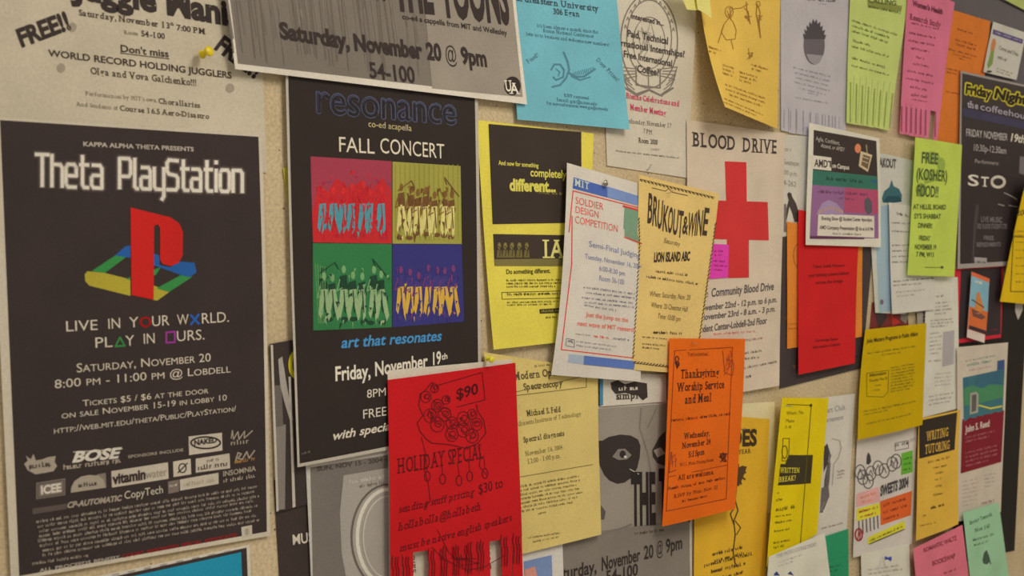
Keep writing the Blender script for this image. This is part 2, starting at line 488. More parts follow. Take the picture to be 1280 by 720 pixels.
# game night poster
s = Sheet('poster', 'large black game night poster with red standing letter over four-colour emblem', P_, [(-13, 146), (327, 168), (337.5, 669.5), (13.5, 726)], D(1), (190, 178, 152), kind='paper', bend=(0, 0.0015), warp=.001)
s.z(0, 0, 1).part('printed_field').panel([(0, 150), (323, 171), (333.5, 664.5), (24, 720)], (52, 43, 40), 0, 16, 'gloss')
s.z(0, 160, 3.765).part('heading').t('KAPPA ALPHA THETA PRESENTS', 390, 85, 912, 110, 20, (170, 158, 140), 'bold')
GL = {'T': [[(0, 1), (.62, 1)], [(.31, 1), (.31, 0)]], 'h': [[(0, 1), (0, 0)], [(0, .7), (.4, .7), (.5, .6), (.5, 0)]],
      'e': [[(.04, .36), (.5, .36), (.5, .62), (.4, .72), (.1, .72), (0, .62), (0, .1), (.1, 0), (.48, 0)]],
      't': [[(.12, 1), (.12, .1), (.2, 0), (.4, 0)], [(0, .72), (.4, .72)]],
      'a': [[(.05, .72), (.4, .72), (.5, .62), (.5, 0), (.1, 0), (0, .1), (0, .32), (.08, .4), (.5, .4)]],
      'P': [[(0, 0), (0, 1), (.5, 1), (.6, .9), (.6, .5), (.5, .4), (0, .4)]], 'l': [[(.06, 1), (.06, .08), (.16, 0), (.24, 0)]],
      'y': [[(0, .72), (0, .1), (.1, 0), (.5, 0)], [(.52, .72), (.52, -.22), (.42, -.34)]],
      'S': [[(.58, .98), (.1, 1), (0, .9), (0, .62), (.1, .53), (.48, .48), (.58, .4), (.58, .1), (.48, 0), (0, 0)]],
      'i': [[(.06, .72), (.06, 0)], [(.06, .94), (.06, 1.0)]], 'o': [[(.1, 0), (0, .1), (0, .62), (.1, .72), (.4, .72), (.5, .62), (.5, .1), (.4, 0), (.1, 0)]],
      'n': [[(0, 0), (0, .72), (.4, .72), (.5, .62), (.5, 0)]]}
ADV = {'T': .78, 'h': .68, 'e': .68, 't': .56, 'a': .72, 'P': .76, 'l': .4, 'y': .7, 'S': .76, 'i': .28, 'o': .7, 'n': .6}
def techno(s, txt, x0, y0, x1, y1, h, w, rgb, k):
    W = sum(ADV[c] for c in txt); X = 0
    for c in txt:
        for st in GL[c]:
            s.line([(x0+(x1-x0)*(X+p[0])/W, y0+(y1-y0)*(X+p[0])/W-h*p[1]) for p in st], w, rgb, k)
        X += ADV[c]
for w, c, k in ((12, (60, 51, 47), 0.3), (9, (74, 64, 58), 0.5), (7, (108, 98, 90), 0.75), (4.3, (200, 190, 172), 1.05)):
    techno(s, 'Theta', 168, 272, 500, 284, 148, w, c, k); techno(s, 'PlayStation', 562, 283, 1148, 302, 140, w, c, k)
s.part('emblem')
BL_, GR_, YL_, RD_ = (38, 84, 140), (52, 124, 62), (160, 146, 48), (184, 34, 30)
s.poly([(540, 600), (590, 556), (613, 553), (613, 612), (592, 608)], BL_).poly([(430, 674), (540, 600), (592, 608), (492, 682)], GR_)
s.poly([(720, 588), (748, 600), (750, 645), (800, 655), (845, 628), (915, 634), (924, 680), (892, 702), (850, 692), (720, 645)], BL_)
s.poly([(720, 668), (755, 655), (735, 690), (720, 696)], GR_).poly([(592, 712), (613, 700), (613, 716)], GR_)
s.poly([(850, 692), (905, 700), (795, 772), (735, 755)], GR_)
s.poly([(400, 720), (398, 690), (410, 674), (492, 682), (613, 712), (613, 790), (420, 742)], YL_).poly([(720, 740), (798, 770), (740, 812), (720, 810)], YL_)
s.poly([(613, 374), (800, 420), (842, 448), (860, 490), (858, 600), (838, 636), (800, 650), (765, 640), (752, 620), (752, 470), (740, 453), (724, 460), (722, 808), (618, 786)], RD_, 2)
s.part('lettering').z(0, 340, 3.765)
TC = (186, 174, 150)
for w, x0, y0, x1, y1 in (('LIVE', 305, 280, 462, 272), ('IN', 505, 268, 570, 263), ('Y', 608, 261, 652, 259), ('UR', 712, 256, 797, 250), ('W', 833, 249, 888, 246), ('RLD.', 945, 243, 1080, 234),
                          ('PL', 443, 357, 530, 352), ('Y', 590, 348, 632, 345), ('IN', 672, 339, 732, 334), ('URS.', 828, 327, 965, 317)):
    s.t(w, x0, y0, x1, y1, 48, TC, 'sans')
s.ring(684, 235, 22, 21, 2.6, (176, 36, 34)); s.line([(897, 203), (935, 244)], 2.8, (40, 84, 150)).line([(934, 200), (898, 247)], 2.8, (40, 84, 150))
s.line([(564, 308), (542, 350), (586, 347)], 2.2, (52, 120, 62), closed=True); s.line([(782, 284), (822, 281), (822, 330), (782, 333)], 2.2, (140, 52, 130), closed=True)
s.t('Saturday, November 20', 358, 473, 993, 420, 40, TC, 'sans', True).t('8:00 pm - 11:00 pm @ Lobdell', 255, 548, 1085, 472, 38, TC, 'sans', True)
s.t('Tickets $5 / $6 at the door', 388, 632, 980, 570, 28, TC, 'sans', True).t('on sale November 15-19 in lobby 10', 288, 690, 1068, 603, 28, TC, 'sans', True)
s.z(0, 520, 3.6).t('http://web.mit.edu/theta/Public/PlayStation/', 240, 80, 1062, -22, 26, TC, 'sans', True)
G1, G2 = (150, 138, 118), (112, 100, 88)
s.t('sponsors include', 575, 190, 825, 158, 16, G1, 'bold', True)
s.part('sponsor_logo').poly([(108, 215), (125, 200), (115, 178), (138, 195), (150, 170), (160, 200), (190, 195), (215, 185), (250, 180), (245, 205), (256, 225), (240, 248), (200, 256), (160, 262), (125, 245)], G1)
s.g(130, 238, 245, 222, 24, (70, 60, 54), 2)
s.part('sponsor_logo').t('BOSE', 322, 208, 530, 188, 44, (190, 180, 160), 'heavy', slant=.3).line([(330, 162), (550, 148)], 1.6, G1).g(285, 242, 545, 208, 24, G1)
s.part('sponsor_logo').panel([(848, 92), (998, 75), (1000, 155), (850, 176)], (180, 168, 146)).ring(924, 120, 66, 26, 2, BLK, 2).sub().t('NAKED', 872, 132, 975, 118, 22, BLK, 'heavy', k=2)
s.part('sponsor_logo').line([(1040, 100), (1045, 65), (1050, 105), (1070, 70), (1075, 105), (1100, 68), (1098, 100), (1135, 66)], 1.4, G1).g(1038, 132, 1120, 122, 22, G1)
s.part('sponsor_logo').panel([(162, 300), (293, 280), (293, 356), (162, 375)], G2).frame([(170, 306), (286, 289), (286, 350), (170, 367)], .8, (70, 60, 54), 2).sub().t('ICEE', 182, 352, 275, 338, 36, (190, 180, 160), 'heavy', k=2)
s.part('sponsor_logo').poly([(318, 345), (320, 320), (335, 292), (365, 272), (400, 265), (440, 268), (465, 285), (475, 322)], G1).panel([(440, 262), (476, 256), (478, 322), (318, 345)], (120, 108, 94), 0).g(352, 322, 435, 310, 20, (70, 60, 54), 2)
s.part('sponsor_logo').panel([(500, 248), (755, 208), (758, 282), (503, 322)], (176, 164, 142)).sub().t('vitamin', 508, 306, 655, 282, 44, BLK, 'heavy', k=2).t('water', 655, 282, 750, 267, 36, (130, 118, 100), 'sans', k=2)
s.part('sponsor_logo').panel([(778, 205), (857, 192), (860, 262), (780, 275)], (180, 168, 146)).ring(820, 234, 16, 20, 1.4, BLK, 2).line([(800, 255), (842, 212)], 1.5, BLK, 2)
s.part('sponsor_logo').panel([(880, 192), (1032, 168), (1035, 235), (880, 255)], (176, 164, 142)).g(930, 208, 985, 198, 14, G2, 2).g(890, 244, 1028, 222, 22, (60, 50, 44), 2)
s.part('sponsor_logo').line([(1060, 200), (1070, 165), (1085, 170), (1070, 190), (1090, 195), (1110, 160), (1120, 190), (1145, 155)], 1.6, G1).g(1055, 214, 1148, 198, 16, (150, 110, 60))
s.part('sponsor_logo').panel([(145, 416), (300, 394), (300, 418), (147, 442)], (84, 74, 66)).t('CP-AUTOMATIC', 300, 414, 545, 380, 24, G1, 'heavy', slant=.25)
s.part('sponsor_logo').t('CopyTech', 558, 374, 735, 346, 34, TC, 'sans')
s.part('sponsor_logo').panel([(755, 295), (805, 286), (805, 340), (757, 350)], G2).g(762, 320, 800, 312, 12, (180, 168, 146), 2).panel([(808, 286), (982, 255), (983, 305), (810, 336)], (176, 164, 142)).g(826, 318, 965, 293, 20, G1, 2)
s.part('sponsor_logo').t('INSOMNIA', 1002, 272, 1150, 246, 22, G1, 'bold').g(1005, 300, 1148, 275, 18, G1)
s.part('small_print')
for k in range(8):
    s.g(162+random.uniform(-8, 12)+4*k, 482+21.5*k, 1163+random.uniform(-25, 6), 322+21.5*k, 14.5, (140, 128, 110)); 
s.g(145, 670, 400, 632, 14, (140, 128, 110))
s.t('all proceeds benefit', 178, 702, 538, 641, 18, (160, 148, 128), 'bold', True).t('court appointed special advocates', 550, 638, 1066, 541, 18, (140, 30, 30), 'bold', True)
s.panel([(1085, 500), (1133, 490), (1134, 540), (1088, 548)], (176, 164, 142)).oval(1110, 520, 10, 16, G1, 2)
s.done()

# cyan bordered poster under it
s = Sheet('poster', 'poster with cyan field and dashed black border peeking out below the black game poster', P_, [(45, 736), (312, 681), (319, 880), (55, 960)], D(0), (200, 190, 168), warp=.0006)
s.z(0, 0, 1).part('printed_border').panel([(52, 740), (308, 684.5), (315, 876), (62, 955)], BLK, 1)
s.part('printed_field').panel([(70, 741), (301, 690), (308, 870), (75, 945)], (34, 130, 152), 2)
s.part('border_dash')
for i in range(9): s.line([(120+i*20, 722.6-i*4.1), (128+i*20, 721-i*4.1)], 1.6, (150, 140, 125), 3)
s.done()

# show poster, top middle
s = Sheet('poster', 'grey landscape concert poster with white margin, top middle, overlapping the black fall concert poster', P_, [(260, -170), (626, -170), (658.5, 130.5), (293.5, 86.5)], D(4), (205, 195, 172), warp=.0012, bend=(0, 0))
s.z(280, 0, 3.368).part('printed_field').panel([(-38, -540), (1160, -540), (1257, 408), (58, 268)], (112, 103, 90), 0, 12)
s.panel([(792, -540), (1160, -540), (1257, 408), (876, 372)], (136, 126, 109), 1, 10)
s.part('printed_streak')
for i in range(60):
    x = random.uniform(30, 830); y1 = 262+ (x-58)*.115
    s.line([(x-26, -60), (x+8, y1*random.uniform(.5, .98))], random.uniform(.8, 2.2), random.choice([(107, 98, 86), (118, 108, 95), (102, 93, 81)]), 1.4)
s.part('heading').t('THE', 722, 34, 884, 50, 200, BLK, 'heavy', k=2).t('TOONS', 918, 60, 1203, 94, 210, BLK, 'heavy', k=2)
s.t('OF', 622, -14, 690, -4, 180, BLK, 'heavy', k=2)
s.part('lettering').t('co-ed a cappella from MIT and Wellesley', 750, 80, 1190, 150, 22, BLK, 'bold', k=2)
for w, x0, y0, x1, y1, st in (('Saturday,', 237, 160, 530, 207, 'heavy'), ('November', 548, 210, 834, 247, 'heavy'), ('20', 855, 248, 916, 255, 'heavy'), ('@', 932, 258, 982, 264, 'sans'), ('9pm', 1000, 266, 1108, 280, 'heavy')):
    s.t(w, x0, y0, x1, y1, 66, BLK, st, k=2)
s.t('54-100', 612, 326, 806, 350, 64, BLK, 'bold', k=2)
s.part('round_logo').oval(1213, 362, 35, 40, (50, 42, 38), 2, 24).sub().t('U', 1184, 384, 1216, 384, 44, (215, 205, 185), 'serifb', k=3).t('A', 1206, 394, 1246, 396, 44, (215, 205, 185), 'serifb', k=3)
s.done()

# lime sliver, black strips behind the concert poster
s = Sheet('flyer', 'lime yellow paper sliver sticking out left of the black fall concert poster', F, [(353, 210), (450, 196), (462, 300), (369, 322)], D(0), (176, 164, 62)).done()
s = Sheet('poster', 'black poster with pale lettering, lower left behind the grey ring poster', P_, [(342, 600), (470, 575), (478, 790), (354, 800)], D(0), BLK, kind='gloss', warp=.0004)
s.z(330, 460, 2.77).part('lettering').t('MUSIC', 98, 612, 205, 596, 34, (190, 178, 155), 'bold')
s.done()
s = Sheet('poster', 'narrow black poster with grey vertical bands and yellow ring, between the two black posters', P_, [(337, 430), (450, 410), (452, 612), (348, 640)], D(0)+.0016, BLK, kind='gloss', warp=.0004)
s.z(330, 460, 2.77).part('band')
s.panel([(34, 200), (75, 195), (72, 488), (44, 492)], (120, 112, 100), 1).panel([(36, 60), (60, 60), (66, 200), (38, 205)], (96, 88, 78), 1).panel([(22, -80), (30, -80), (50, 495), (42, 497)], (176, 166, 146), 2).panel([(84, 30), (92, 30), (108, 480), (98, 484)], (176, 166, 146), 2)
s.poly([(48, -30), (62, -40), (78, 60), (100, 180), (90, 185), (70, 120), (55, 60)], (150, 142, 128), 2)
s.part('yellow_ring').ring(110, -12, 20, 42, 5, (190, 176, 40), 3)
s.done()
# grey ring poster
s = Sheet('poster', 'grey poster with a large pale ring, below the black fall concert poster', P_, [(381, 552), (600, 515), (612, 760), (392, 800)], D(1), (184, 176, 160), warp=.0008)
s.z(330, 460, 2.77).part('printed_field').panel([(160, 345), (790, 240), (800, 840), (172, 900)], (108, 100, 90), 0, 8)
s.poly([(275, 372), (430, 345), (430, 760), (290, 760), (268, 640), (262, 500)], (150, 142, 128), 1)
s.part('printed_ring').ring(430, 585, 128, 182, 2.6, (96, 88, 78), 2, 40).ring(430, 585, 108, 165, 4.5, (196, 188, 170), 2, 40).ring(430, 585, 88, 142, 2, (176, 168, 150), 3, 40)
s.part('lettering').t('SUN, NOV 15 - 2004 -', 182, 358, 425, 322, 15, (70, 62, 54), 'bold', k=1).g(295, 400, 418, 382, 14, (176, 168, 150), 2).g(330, 415, 418, 400, 12, (110, 102, 90), 2)
s.done()

# fall concert poster
s = Sheet('poster', 'tall black fall concert poster with four coloured picture squares', P_, [(355, 45), (596, 70), (602, 540), (371.5, 584)], D(2), (176, 166, 146), warp=.0012, lift=(0, 0, 0, .004), bend=(0, .001))
s.z(0, 0, 1).part('printed_field').panel([(359, 49), (592.5, 74), (598.5, 536), (374.5, 579.5)], (44, 37, 33), 0, 16, 'gloss')
s.z(330, 90, 3.6).part('heading')
for dx, dy in ((-4.5, 0), (4.5, 0), (0, 4.5), (0, -4.5), (3, 3), (-3, -3)): s.t('resonance', 226+dx, 182+dy, 868+dx, 238+dy, 134, (80, 84, 104), 'sans', k=1)
s.t('resonance', 226, 182, 868, 238, 134, (42, 37, 36), 'sans', k=1.6)
s.t('resonance', 228, 180, 866, 236, 128, (72, 76, 96), 'thin', k=2.2).t('resonance', 230, 182, 864, 238, 126, (42, 37, 36), 'thin', k=2.6)
s.part('lettering').t('co-ed acapella', 468, 246, 664, 266, 28, (180, 164, 112), 'sans').t('FALL', 332, 358, 498, 368, 66, (200, 188, 160), 'sans').t('CONCERT', 520, 364, 812, 390, 66, (200, 188, 160), 'sans')
def crowd(s, x0, y0, w, h, skin, dark, light, mic=True, n=7):
    """loose brush figures in a row, all facing out"""
    for i in range(n):
        cx = x0+w*(.14+.74*i/(n-1))+random.uniform(-.02, .02)*w; sc = random.uniform(.85, 1.12)
        hd = y0+h*random.uniform(.26, .38)
        s.poly([(cx-.05*w, hd+.12*h), (cx+.04*w, hd+.1*h), (cx+.055*w*sc, y0+.62*h), (cx-.05*w*sc, y0+.6*h)], dark, 1)
        s.oval(cx, hd+.04*h, .028*w, .05*h, skin, 2, 8)
        a = random.uniform(-.05, .05)
        s.poly([(cx-.045*w, y0+.55*h), (cx+.04*w, y0+.54*h), (cx+.06*w+a*w, y0+.86*h), (cx+.025*w+a*w, y0+.93*h), (cx+.005*w, y0+.68*h), (cx-.04*w, y0+.9*h), (cx-.07*w, y0+.84*h)], light, 2)
        s.line([(cx-.05*w, hd+.16*h), (cx-.09*w, hd+.3*h), (cx-.02*w, hd+.26*h)], 1.4, skin, 2)
        s.line([(cx, y0+.56*h), (cx+.02*w, y0+.82*h)], 1.2, dark, 3)
        s.oval(cx+random.uniform(-.04, .04)*w, y0+h*random.uniform(.88, .95), .05*w, .03*h, dark, 1, 8)
    s.part('brush_mark')
    for _ in range(70):
        x, y = x0+random.uniform(.05, .95)*w, y0+random.uniform(.28, .95)*h
        c = random.choice([dark, dark, skin, light]) if y > y0+.5*h else random.choice([dark, skin])
        s.poly([(x, y), (x+random.uniform(1, 4), y+random.uniform(-2, 2)), (x+random.uniform(-1, 3), y+random.uniform(3, 10))], c, 3.2)
    if mic:
        s.line([(x0+.08*w, y0+.35*h), (x0+.28*w, y0+.22*h), (x0+.32*w, y0+.3*h)], 1.1, dark, 3); s.line([(x0+.97*w, y0+.42*h), (x0+.76*w, y0+.18*h), (x0+.79*w, y0+.27*h)], 1.1, dark, 3)
s.z(0, 0, 1)
s.part('picture_square').panel([(388, 195.5), (489.5, 201.5), (489.5, 304.5), (391, 303)], (146, 56, 68), 0.6, 6)
s.poly([(390, 268), (398, 232), (410, 240), (420, 222), (436, 236), (452, 226), (462, 240), (478, 222), (489, 240), (489, 304), (391, 303)], (176, 40, 42), 1)
for _ in range(60): s.poly([(x, y) for x, y in [(lambda a, b: (a, b))(random.uniform(394, 484), random.uniform(212, 296))] for x, y in ((x, y), (x+random.uniform(2, 7), y+1), (x+2, y+random.uniform(2, 6)))], random.choice([(190, 40, 44), (150, 40, 62), (120, 60, 84)]), 1.2)
crowd(s, 390, 200, 98, 100, (190, 44, 44), (176, 36, 42), (74, 134, 140), False)
s.part('picture_square').panel([(490.5, 202), (575.5, 207.5), (577, 305), (490.5, 304.5)], (146, 140, 62), 0.6, 6)
for i in range(14): s.line([(494+i*6, 206), (494.5+i*6, 300)], 1.2, (132, 124, 54), 1)
crowd(s, 490, 204, 86, 99, (120, 84, 44), (104, 72, 42), (196, 184, 110))
s.part('picture_square').panel([(391, 304), (489.5, 305), (489.5, 409), (391.5, 413)], (48, 108, 62), 0.6, 6)
crowd(s, 391, 305, 98, 104, (110, 150, 96), (34, 62, 44), (134, 158, 110))
for i in range(5): s.line([(394+i*3, 330+i), (398+i*2, 404)], 1, (90, 134, 80), 1)
s.part('picture_square').panel([(490.5, 305), (577, 305.5), (580, 402), (490.5, 409)], (52, 50, 104), 0.6, 6)
crowd(s, 490, 305, 88, 98, (110, 56, 96), (62, 54, 108), (190, 150, 60), False)
s.z(330, 280, 3.6).part('lettering').t('art that resonates', 345, 558, 797, 524, 46, (66, 128, 170), 'bold', slant=.22)
for w, x0, y0, x1, y1, h in (('Friday,', 318, 706, 480, 690, 62), ('November', 497, 684, 735, 644, 60), ('19', 752, 636, 797, 627, 55), ('th', 799, 612, 826, 605, 26)):
    s.t(w, x0, y0, x1, y1, h, (204, 192, 168), 'bold')
s.z(330, 460, 2.77).t('8PM in', 355, 104, 462, 90, 28, (196, 184, 160), 'sans').t('FREE Admission', 340, 176, 600, 138, 30, (196, 184, 160), 'sans').t('with special guests', 235, 250, 560, 192, 28, (196, 184, 160), 'bold', slant=.25).g(130, 300, 160, 292, 8, (120, 110, 96))
s.done()

# white sheet and red tear-off flyer
s = Sheet('flyer', 'white sheet showing as a strip along the top of the red flyer', F, [(484.5, 463), (640, 449), (648, 760), (487, 790)], D(3), WH, warp=.0005)
s.z(0, 0, 1).part('lettering').rot_t('sale', 520, 716, 518, 694, 7, (70, 60, 60), 'sans').rot_t('2 sofas', 614, 712, 611, 672, 7, (70, 60, 60), 'sans')
s.done()
bx_ = [486, 499, 512, 529.5, 545, 560, 576, 591, 606, 620.5, 636, 651]
s = Sheet('flyer', 'bright red holiday flyer with ink drawing and torn strips, bottom middle', F, [(484.5, 475), (644, 453.5), (655, 775), (488, 800)], D(4)+.001, (176, 24, 28), tabs=tabs_px(bx_, {2, 8}), vt=.672, lift=(0, 0, .004, .003), warp=.0014, bulge=(.003, .002))
s.z(330, 460, 2.77); RI = (96, 22, 26)
s.part('drawing')
s.line([(600, 60), (755, 15), (765, 110), (668, 135)], 1, RI).t('$90', 665, 110, 742, 88, 36, (70, 18, 22), 'serifb')
s.line([(600, 60), (580, 50), (560, 75), (540, 90), (535, 130), (550, 165), (530, 190), (540, 220), (560, 245), (580, 260), (640, 265), (700, 278), (740, 260), (768, 225), (760, 180), (740, 150), (735, 125)], 1.2, RI)
for cx, cy, r in ((560, 100, 18), (600, 130, 20), (575, 165, 22), (625, 160, 22), (600, 195, 24), (650, 190, 20), (690, 175, 22), (720, 160, 16), (735, 195, 20), (690, 215, 22), (650, 230, 22), (720, 235, 22), (590, 70, 14), (630, 110, 14)):
    s.ring(cx, cy, r, r*1.1, 1, RI, n=14); s.ring(cx+3, cy-2, r*.5, r*.45, 1, RI, n=10); s.scrib(cx-r, cy-r, cx+r, cy+r, 5, .8, RI)
s.line([(545, 240), (560, 300), (555, 350), (568, 400), (575, 460), (560, 480)], 1, RI); s.line([(740, 270), (750, 300), (745, 340), (770, 370)], 1, RI)
for cx, cy in ((618, 385), (675, 390), (712, 375), (765, 365), (565, 375)): s.ring(cx, cy, 10, 17, 1.1, RI, n=14); s.line([(cx, cy-17), (cx-4, cy-60)], .8, RI)
s.line([(580, 620), (620, 660), (700, 700), (760, 690), (830, 650)], 1, RI); s.line([(600, 560), (640, 640), (690, 690)], .9, RI); s.scrib(600, 640, 760, 710, 8, .8, RI)
s.part('lettering').t('HOLIDAY SPECIAL', 462, 366, 762, 312, 52, (84, 20, 24), 'serif')
s.t('sending stuff pricing', 466, 502, 728, 440, 26, (84, 20, 24), 'serif', slant=.2).t('$30 to', 742, 438, 828, 412, 34, (84, 20, 24), 'serif').t('hollabolla@hollabeth', 464, 564, 752, 490, 28, (84, 20, 24), 'serif', slant=.2).t('must be native english speakers', 470, 636, 858, 528, 26, (84, 20, 24), 'serif', slant=.2)
s.part('tab_writing').z(0, 0, 1)
for i in range(len(bx_)-1):
    if i in (2, 8): continue
    x = (bx_[i]+bx_[i+1])/2+1; y = 694-(x-490)*.19
    for dx in (-3, 1, 4): s.line([(x+dx, y+random.uniform(0, 6)), (x+dx-1, y+12), (x+dx+1, y+20), (x+dx, y+40)], 1, RI, 3)
s.part('tab_fold')
s.done()

# ================================================================== middle block
# yellow flyer, black panels
s = Sheet('flyer', 'bright yellow flyer with large black panel, right of the fall concert poster', F, [(595, 150), (742, 167), (733, 424), (616.5, 437)], D(1), (202, 186, 72), warp=.0012, lift=(0, 0, .003, .006))
s.z(590, 130, 4.5).part('black_panel').panel([(92, 112), (614, 158), (617, 668), (115, 676)], (56, 47, 40), 1, 8)
YT = (196, 184, 80)
s.sub().t('And now for something', 148, 342, 372, 358, 24, YT, 'bold', k=2).t('completely', 326, 406, 528, 418, 44, YT, 'bold', k=2).t('different...', 210, 486, 470, 494, 62, YT, 'heavy', k=2).g(375, 505, 510, 512, 18, (110, 102, 50), 2)
s.z(590, 270, 4).part('black_panel').panel([(105, 90), (545, 97), (545, 250), (112, 249)], (60, 50, 42), 1, 6)
s.panel([(111, 216), (545, 212), (545, 250), (112, 249)], (112, 102, 58), 2, 4)
for cx, r in ((135, 14), (165, 16), (198, 17), (235, 17), (272, 15)): s.oval(cx, 150, r*.6, 18, (118, 108, 52), 2, 10); s.poly([(cx-r, 208), (cx-r*.7, 170), (cx+r*.7, 170), (cx+r, 208)], (104, 94, 48), 2); s.line([(cx-6, 150), (cx+6, 160), (cx, 200)], 1, (64, 54, 40), 3)
s.sub().t('IAP', 356, 208, 520, 208, 86, (214, 202, 110), 'serifb', k=3)
Yi = (92, 84, 40)
s.part('lettering')
s.t('Do something different.', 170, 290, 392, 284, 22, (74, 66, 34), 'bold').gl(172, 326, 520, 322, 11, 3, 16, Yi)
s.frame([(148, 382), (540, 372), (540, 408), (150, 416)], .8, Yi).g(175, 398, 520, 390, 14, (74, 66, 34)).gl(175, 436, 450, 430, 10, 2, 13, Yi)
s.panel([(336, 466), (470, 458), (470, 484), (338, 488)], (60, 52, 36), 1).g(346, 482, 460, 476, 13, (150, 140, 60), 2).g(368, 512, 450, 508, 11, Yi)
s.done()

# cyan flyer
s = Sheet('flyer', 'cyan blue flyer with curled grey emblem, right of the grey landscape poster', F, [(634, -70), (766, -55), (786.5, 162), (646, 149.5)], D(2), (104, 162, 186), warp=.0012, lift=(0, 0, .006, 0))
s.z(620, 0, 4); CI = (62, 88, 94)
s.part('lettering').t('Northeastern University', 62, -2, 515, 58, 30, (56, 70, 74), 'serifb').t('306 Egan', 285, 70, 420, 84, 28, (56, 70, 74), 'serifb')
s.t("It's been almost a month since the", 205, 135, 510, 168, 17, CI, 'serif').t('Boston National Conference!', 235, 160, 490, 190, 17, CI, 'serif').t('Join us in business and welcome new members!', 150, 176, 566, 232, 17, CI, 'serif')
s.rot_t('Food!', 160, 318, 216, 280, 22, CI, 'serif').rot_t('Door Prizes!', 498, 300, 606, 410, 20, CI, 'serif')
s.t('RSVP requested', 340, 484, 466, 498, 16, CI, 'serif').t('Email: gsa@notes.edu', 303, 505, 507, 528, 16, CI, 'serif').t('For more information: www.gsa@notes.edu', 253, 522, 560, 554, 16, CI, 'serif')
s.part('emblem'); CE = (76, 118, 128)
s.line([(280, 435), (320, 425), (350, 390), (365, 350), (358, 310), (338, 262)], 2.4, CE).line([(275, 350), (290, 322), (320, 322), (340, 350), (335, 385), (300, 400), (285, 385)], 2.2, CE).line([(365, 365), (400, 385), (440, 382), (495, 345)], 2.4, CE).line([(375, 380), (420, 400), (470, 385)], 1.6, CE).line([(300, 345), (318, 360), (310, 380)], 1.4, CE)
for i in range(10): s.line([(380+i*11, 380-i*2), (388+i*11, 362-i*3)], 1, CE)
s.done()

# internships flyer
s = Sheet('flyer', 'white flyer with large crest outline and pink lettering, right of the cyan flyer', F, [(748, -70), (874, -52), (859, 222.5), (758.5, 207)], D(0), (196, 184, 158), warp=.0008)
s.z(620, 0, 4).part('crest'); E1 = (118, 108, 94)
s.ring(765, 205, 142, 235, 1.6, E1, n=44).ring(765, 190, 112, 190, 1.3, E1, n=40).ring(765, 215, 80, 130, 1, E1, n=30)
for a in range(200, 345, 12):
    x, y = 765+126*math.cos(math.radians(a)), 205+212*math.sin(math.radians(a)); s.line([(x-6, y+8), (x, y-8), (x+6, y+8)], 1.1, E1)
s.line([(700, 330), (700, 425), (820, 440), (820, 345)], 1.8, E1).line([(760, 335), (762, 432)], 1.4, E1)
for sgn in (-1, 1):
    for q in range(4):
        s.line([(765+sgn*(62+q*12), 470-q*22), (765+sgn*(105+q*8), 440-q*24), (765+sgn*(128+q*4), 395-q*20), (765+sgn*(60+q*4), 380-q*12)], 1.3, E1)
    s.line([(765, 450), (765+sgn*60, 478), (765+sgn*120, 440)], 2.2, E1)
s.line([(700, 470), (765, 448), (830, 480)], 2, E1); s.scrib(700, 100, 830, 300, 16, .8, (140, 130, 112))
s.part('lettering')
for tx, x0, y0, x1, y1, h in (('Interested in...', 675, 92, 838, 130, 26), ('Paid, Technical', 655, 182, 860, 222, 34), ('International Internships?', 560, 218, 942, 288, 32), ('Free International', 636, 284, 880, 334, 32), ('Coffee?', 704, 358, 814, 380, 34)):
    s.t(tx, x0, y0, x1, y1, h, (70, 62, 56), 'bold', k=2)
s.t('Bienne Celebrations and', 650, 490, 916, 532, 26, (190, 60, 92), 'serifb', k=2).t('Member Meeting', 670, 548, 850, 580, 28, (190, 60, 92), 'serifb', k=2)
s.t('Wednesday, November 17', 636, 612, 876, 640, 22, (84, 74, 62), 'serif').t('7 PM', 736, 664, 782, 674, 22, (84, 74, 62), 'serif').t('Room 2000', 712, 712, 808, 724, 24, (74, 64, 54), 'serifb')
s.z(740, 100, 3.6).g(265, 315, 305, 320, 14, (150, 140, 122)).g(108, 322, 392, 354, 8, (100, 90, 76))
s.done()

# little yellow slips at the very top
for nm, q in (('pale yellow slip at the top edge, left one of the overlapping two', [(843, -26), (873, -22), (872, 13), (858, 12)]), ('pale yellow pointed slip hanging over the orange curled flyer', [(866, -24), (884, -24), (889.5, 22.5), (872, 12)])):
    s = Sheet('paper_slip', nm, 'note', q, D(5)+(.004 if 'pointed' in nm else 0)+.018, (214, 206, 108), group='yellow slips at the top edge', nx=6, ny=6); s.done()

# orange curled flyer
s = Sheet('flyer', 'golden orange flyer with thin line drawings, its lower left corner curled off the wall', F, [(872, -70), (977, -58), (971.5, 161), (906, 133.5)], D(2), (228, 166, 74), lift=(.002, 0, .004, .055), p=2.1, warp=.0006, nx=18, ny=26)
s.z(860, 0, 4).part('drawing'); NI = (140, 98, 40)
s.ring(205, 60, 20, 28, 1, NI, n=14).line([(205, 88), (180, 120), (165, 160), (190, 200), (235, 195), (240, 150), (225, 110), (205, 88)], 1, NI).line([(225, 45), (265, 40), (300, 20)], 1, NI).line([(180, 120), (150, 215)], 1, NI).line([(215, 200), (225, 245)], 1, NI)
s.line([(290, 10), (295, 60), (310, 120), (300, 60), (280, 40)], 1.2, NI).line([(345, 20), (340, 70), (352, 130), (362, 190), (355, 120), (360, 60), (345, 20)], 1.3, NI).ring(350, 20, 10, 14, 1, NI, n=10)
for x, y in ((205, 60), (300, 80), (350, 90), (310, 265)): s.scrib(x-20, y-25, x+20, y+35, 9, .8, NI)
s.part('lettering')
for x0, y0, x1, n in ((105, 240, 170, 2), (175, 330, 240, 3), (258, 365, 350, 3), (318, 328, 405, 2)): s.gl(x0, y0, x1, y0+(x1-x0)*.3, 12, n, 20, NI)
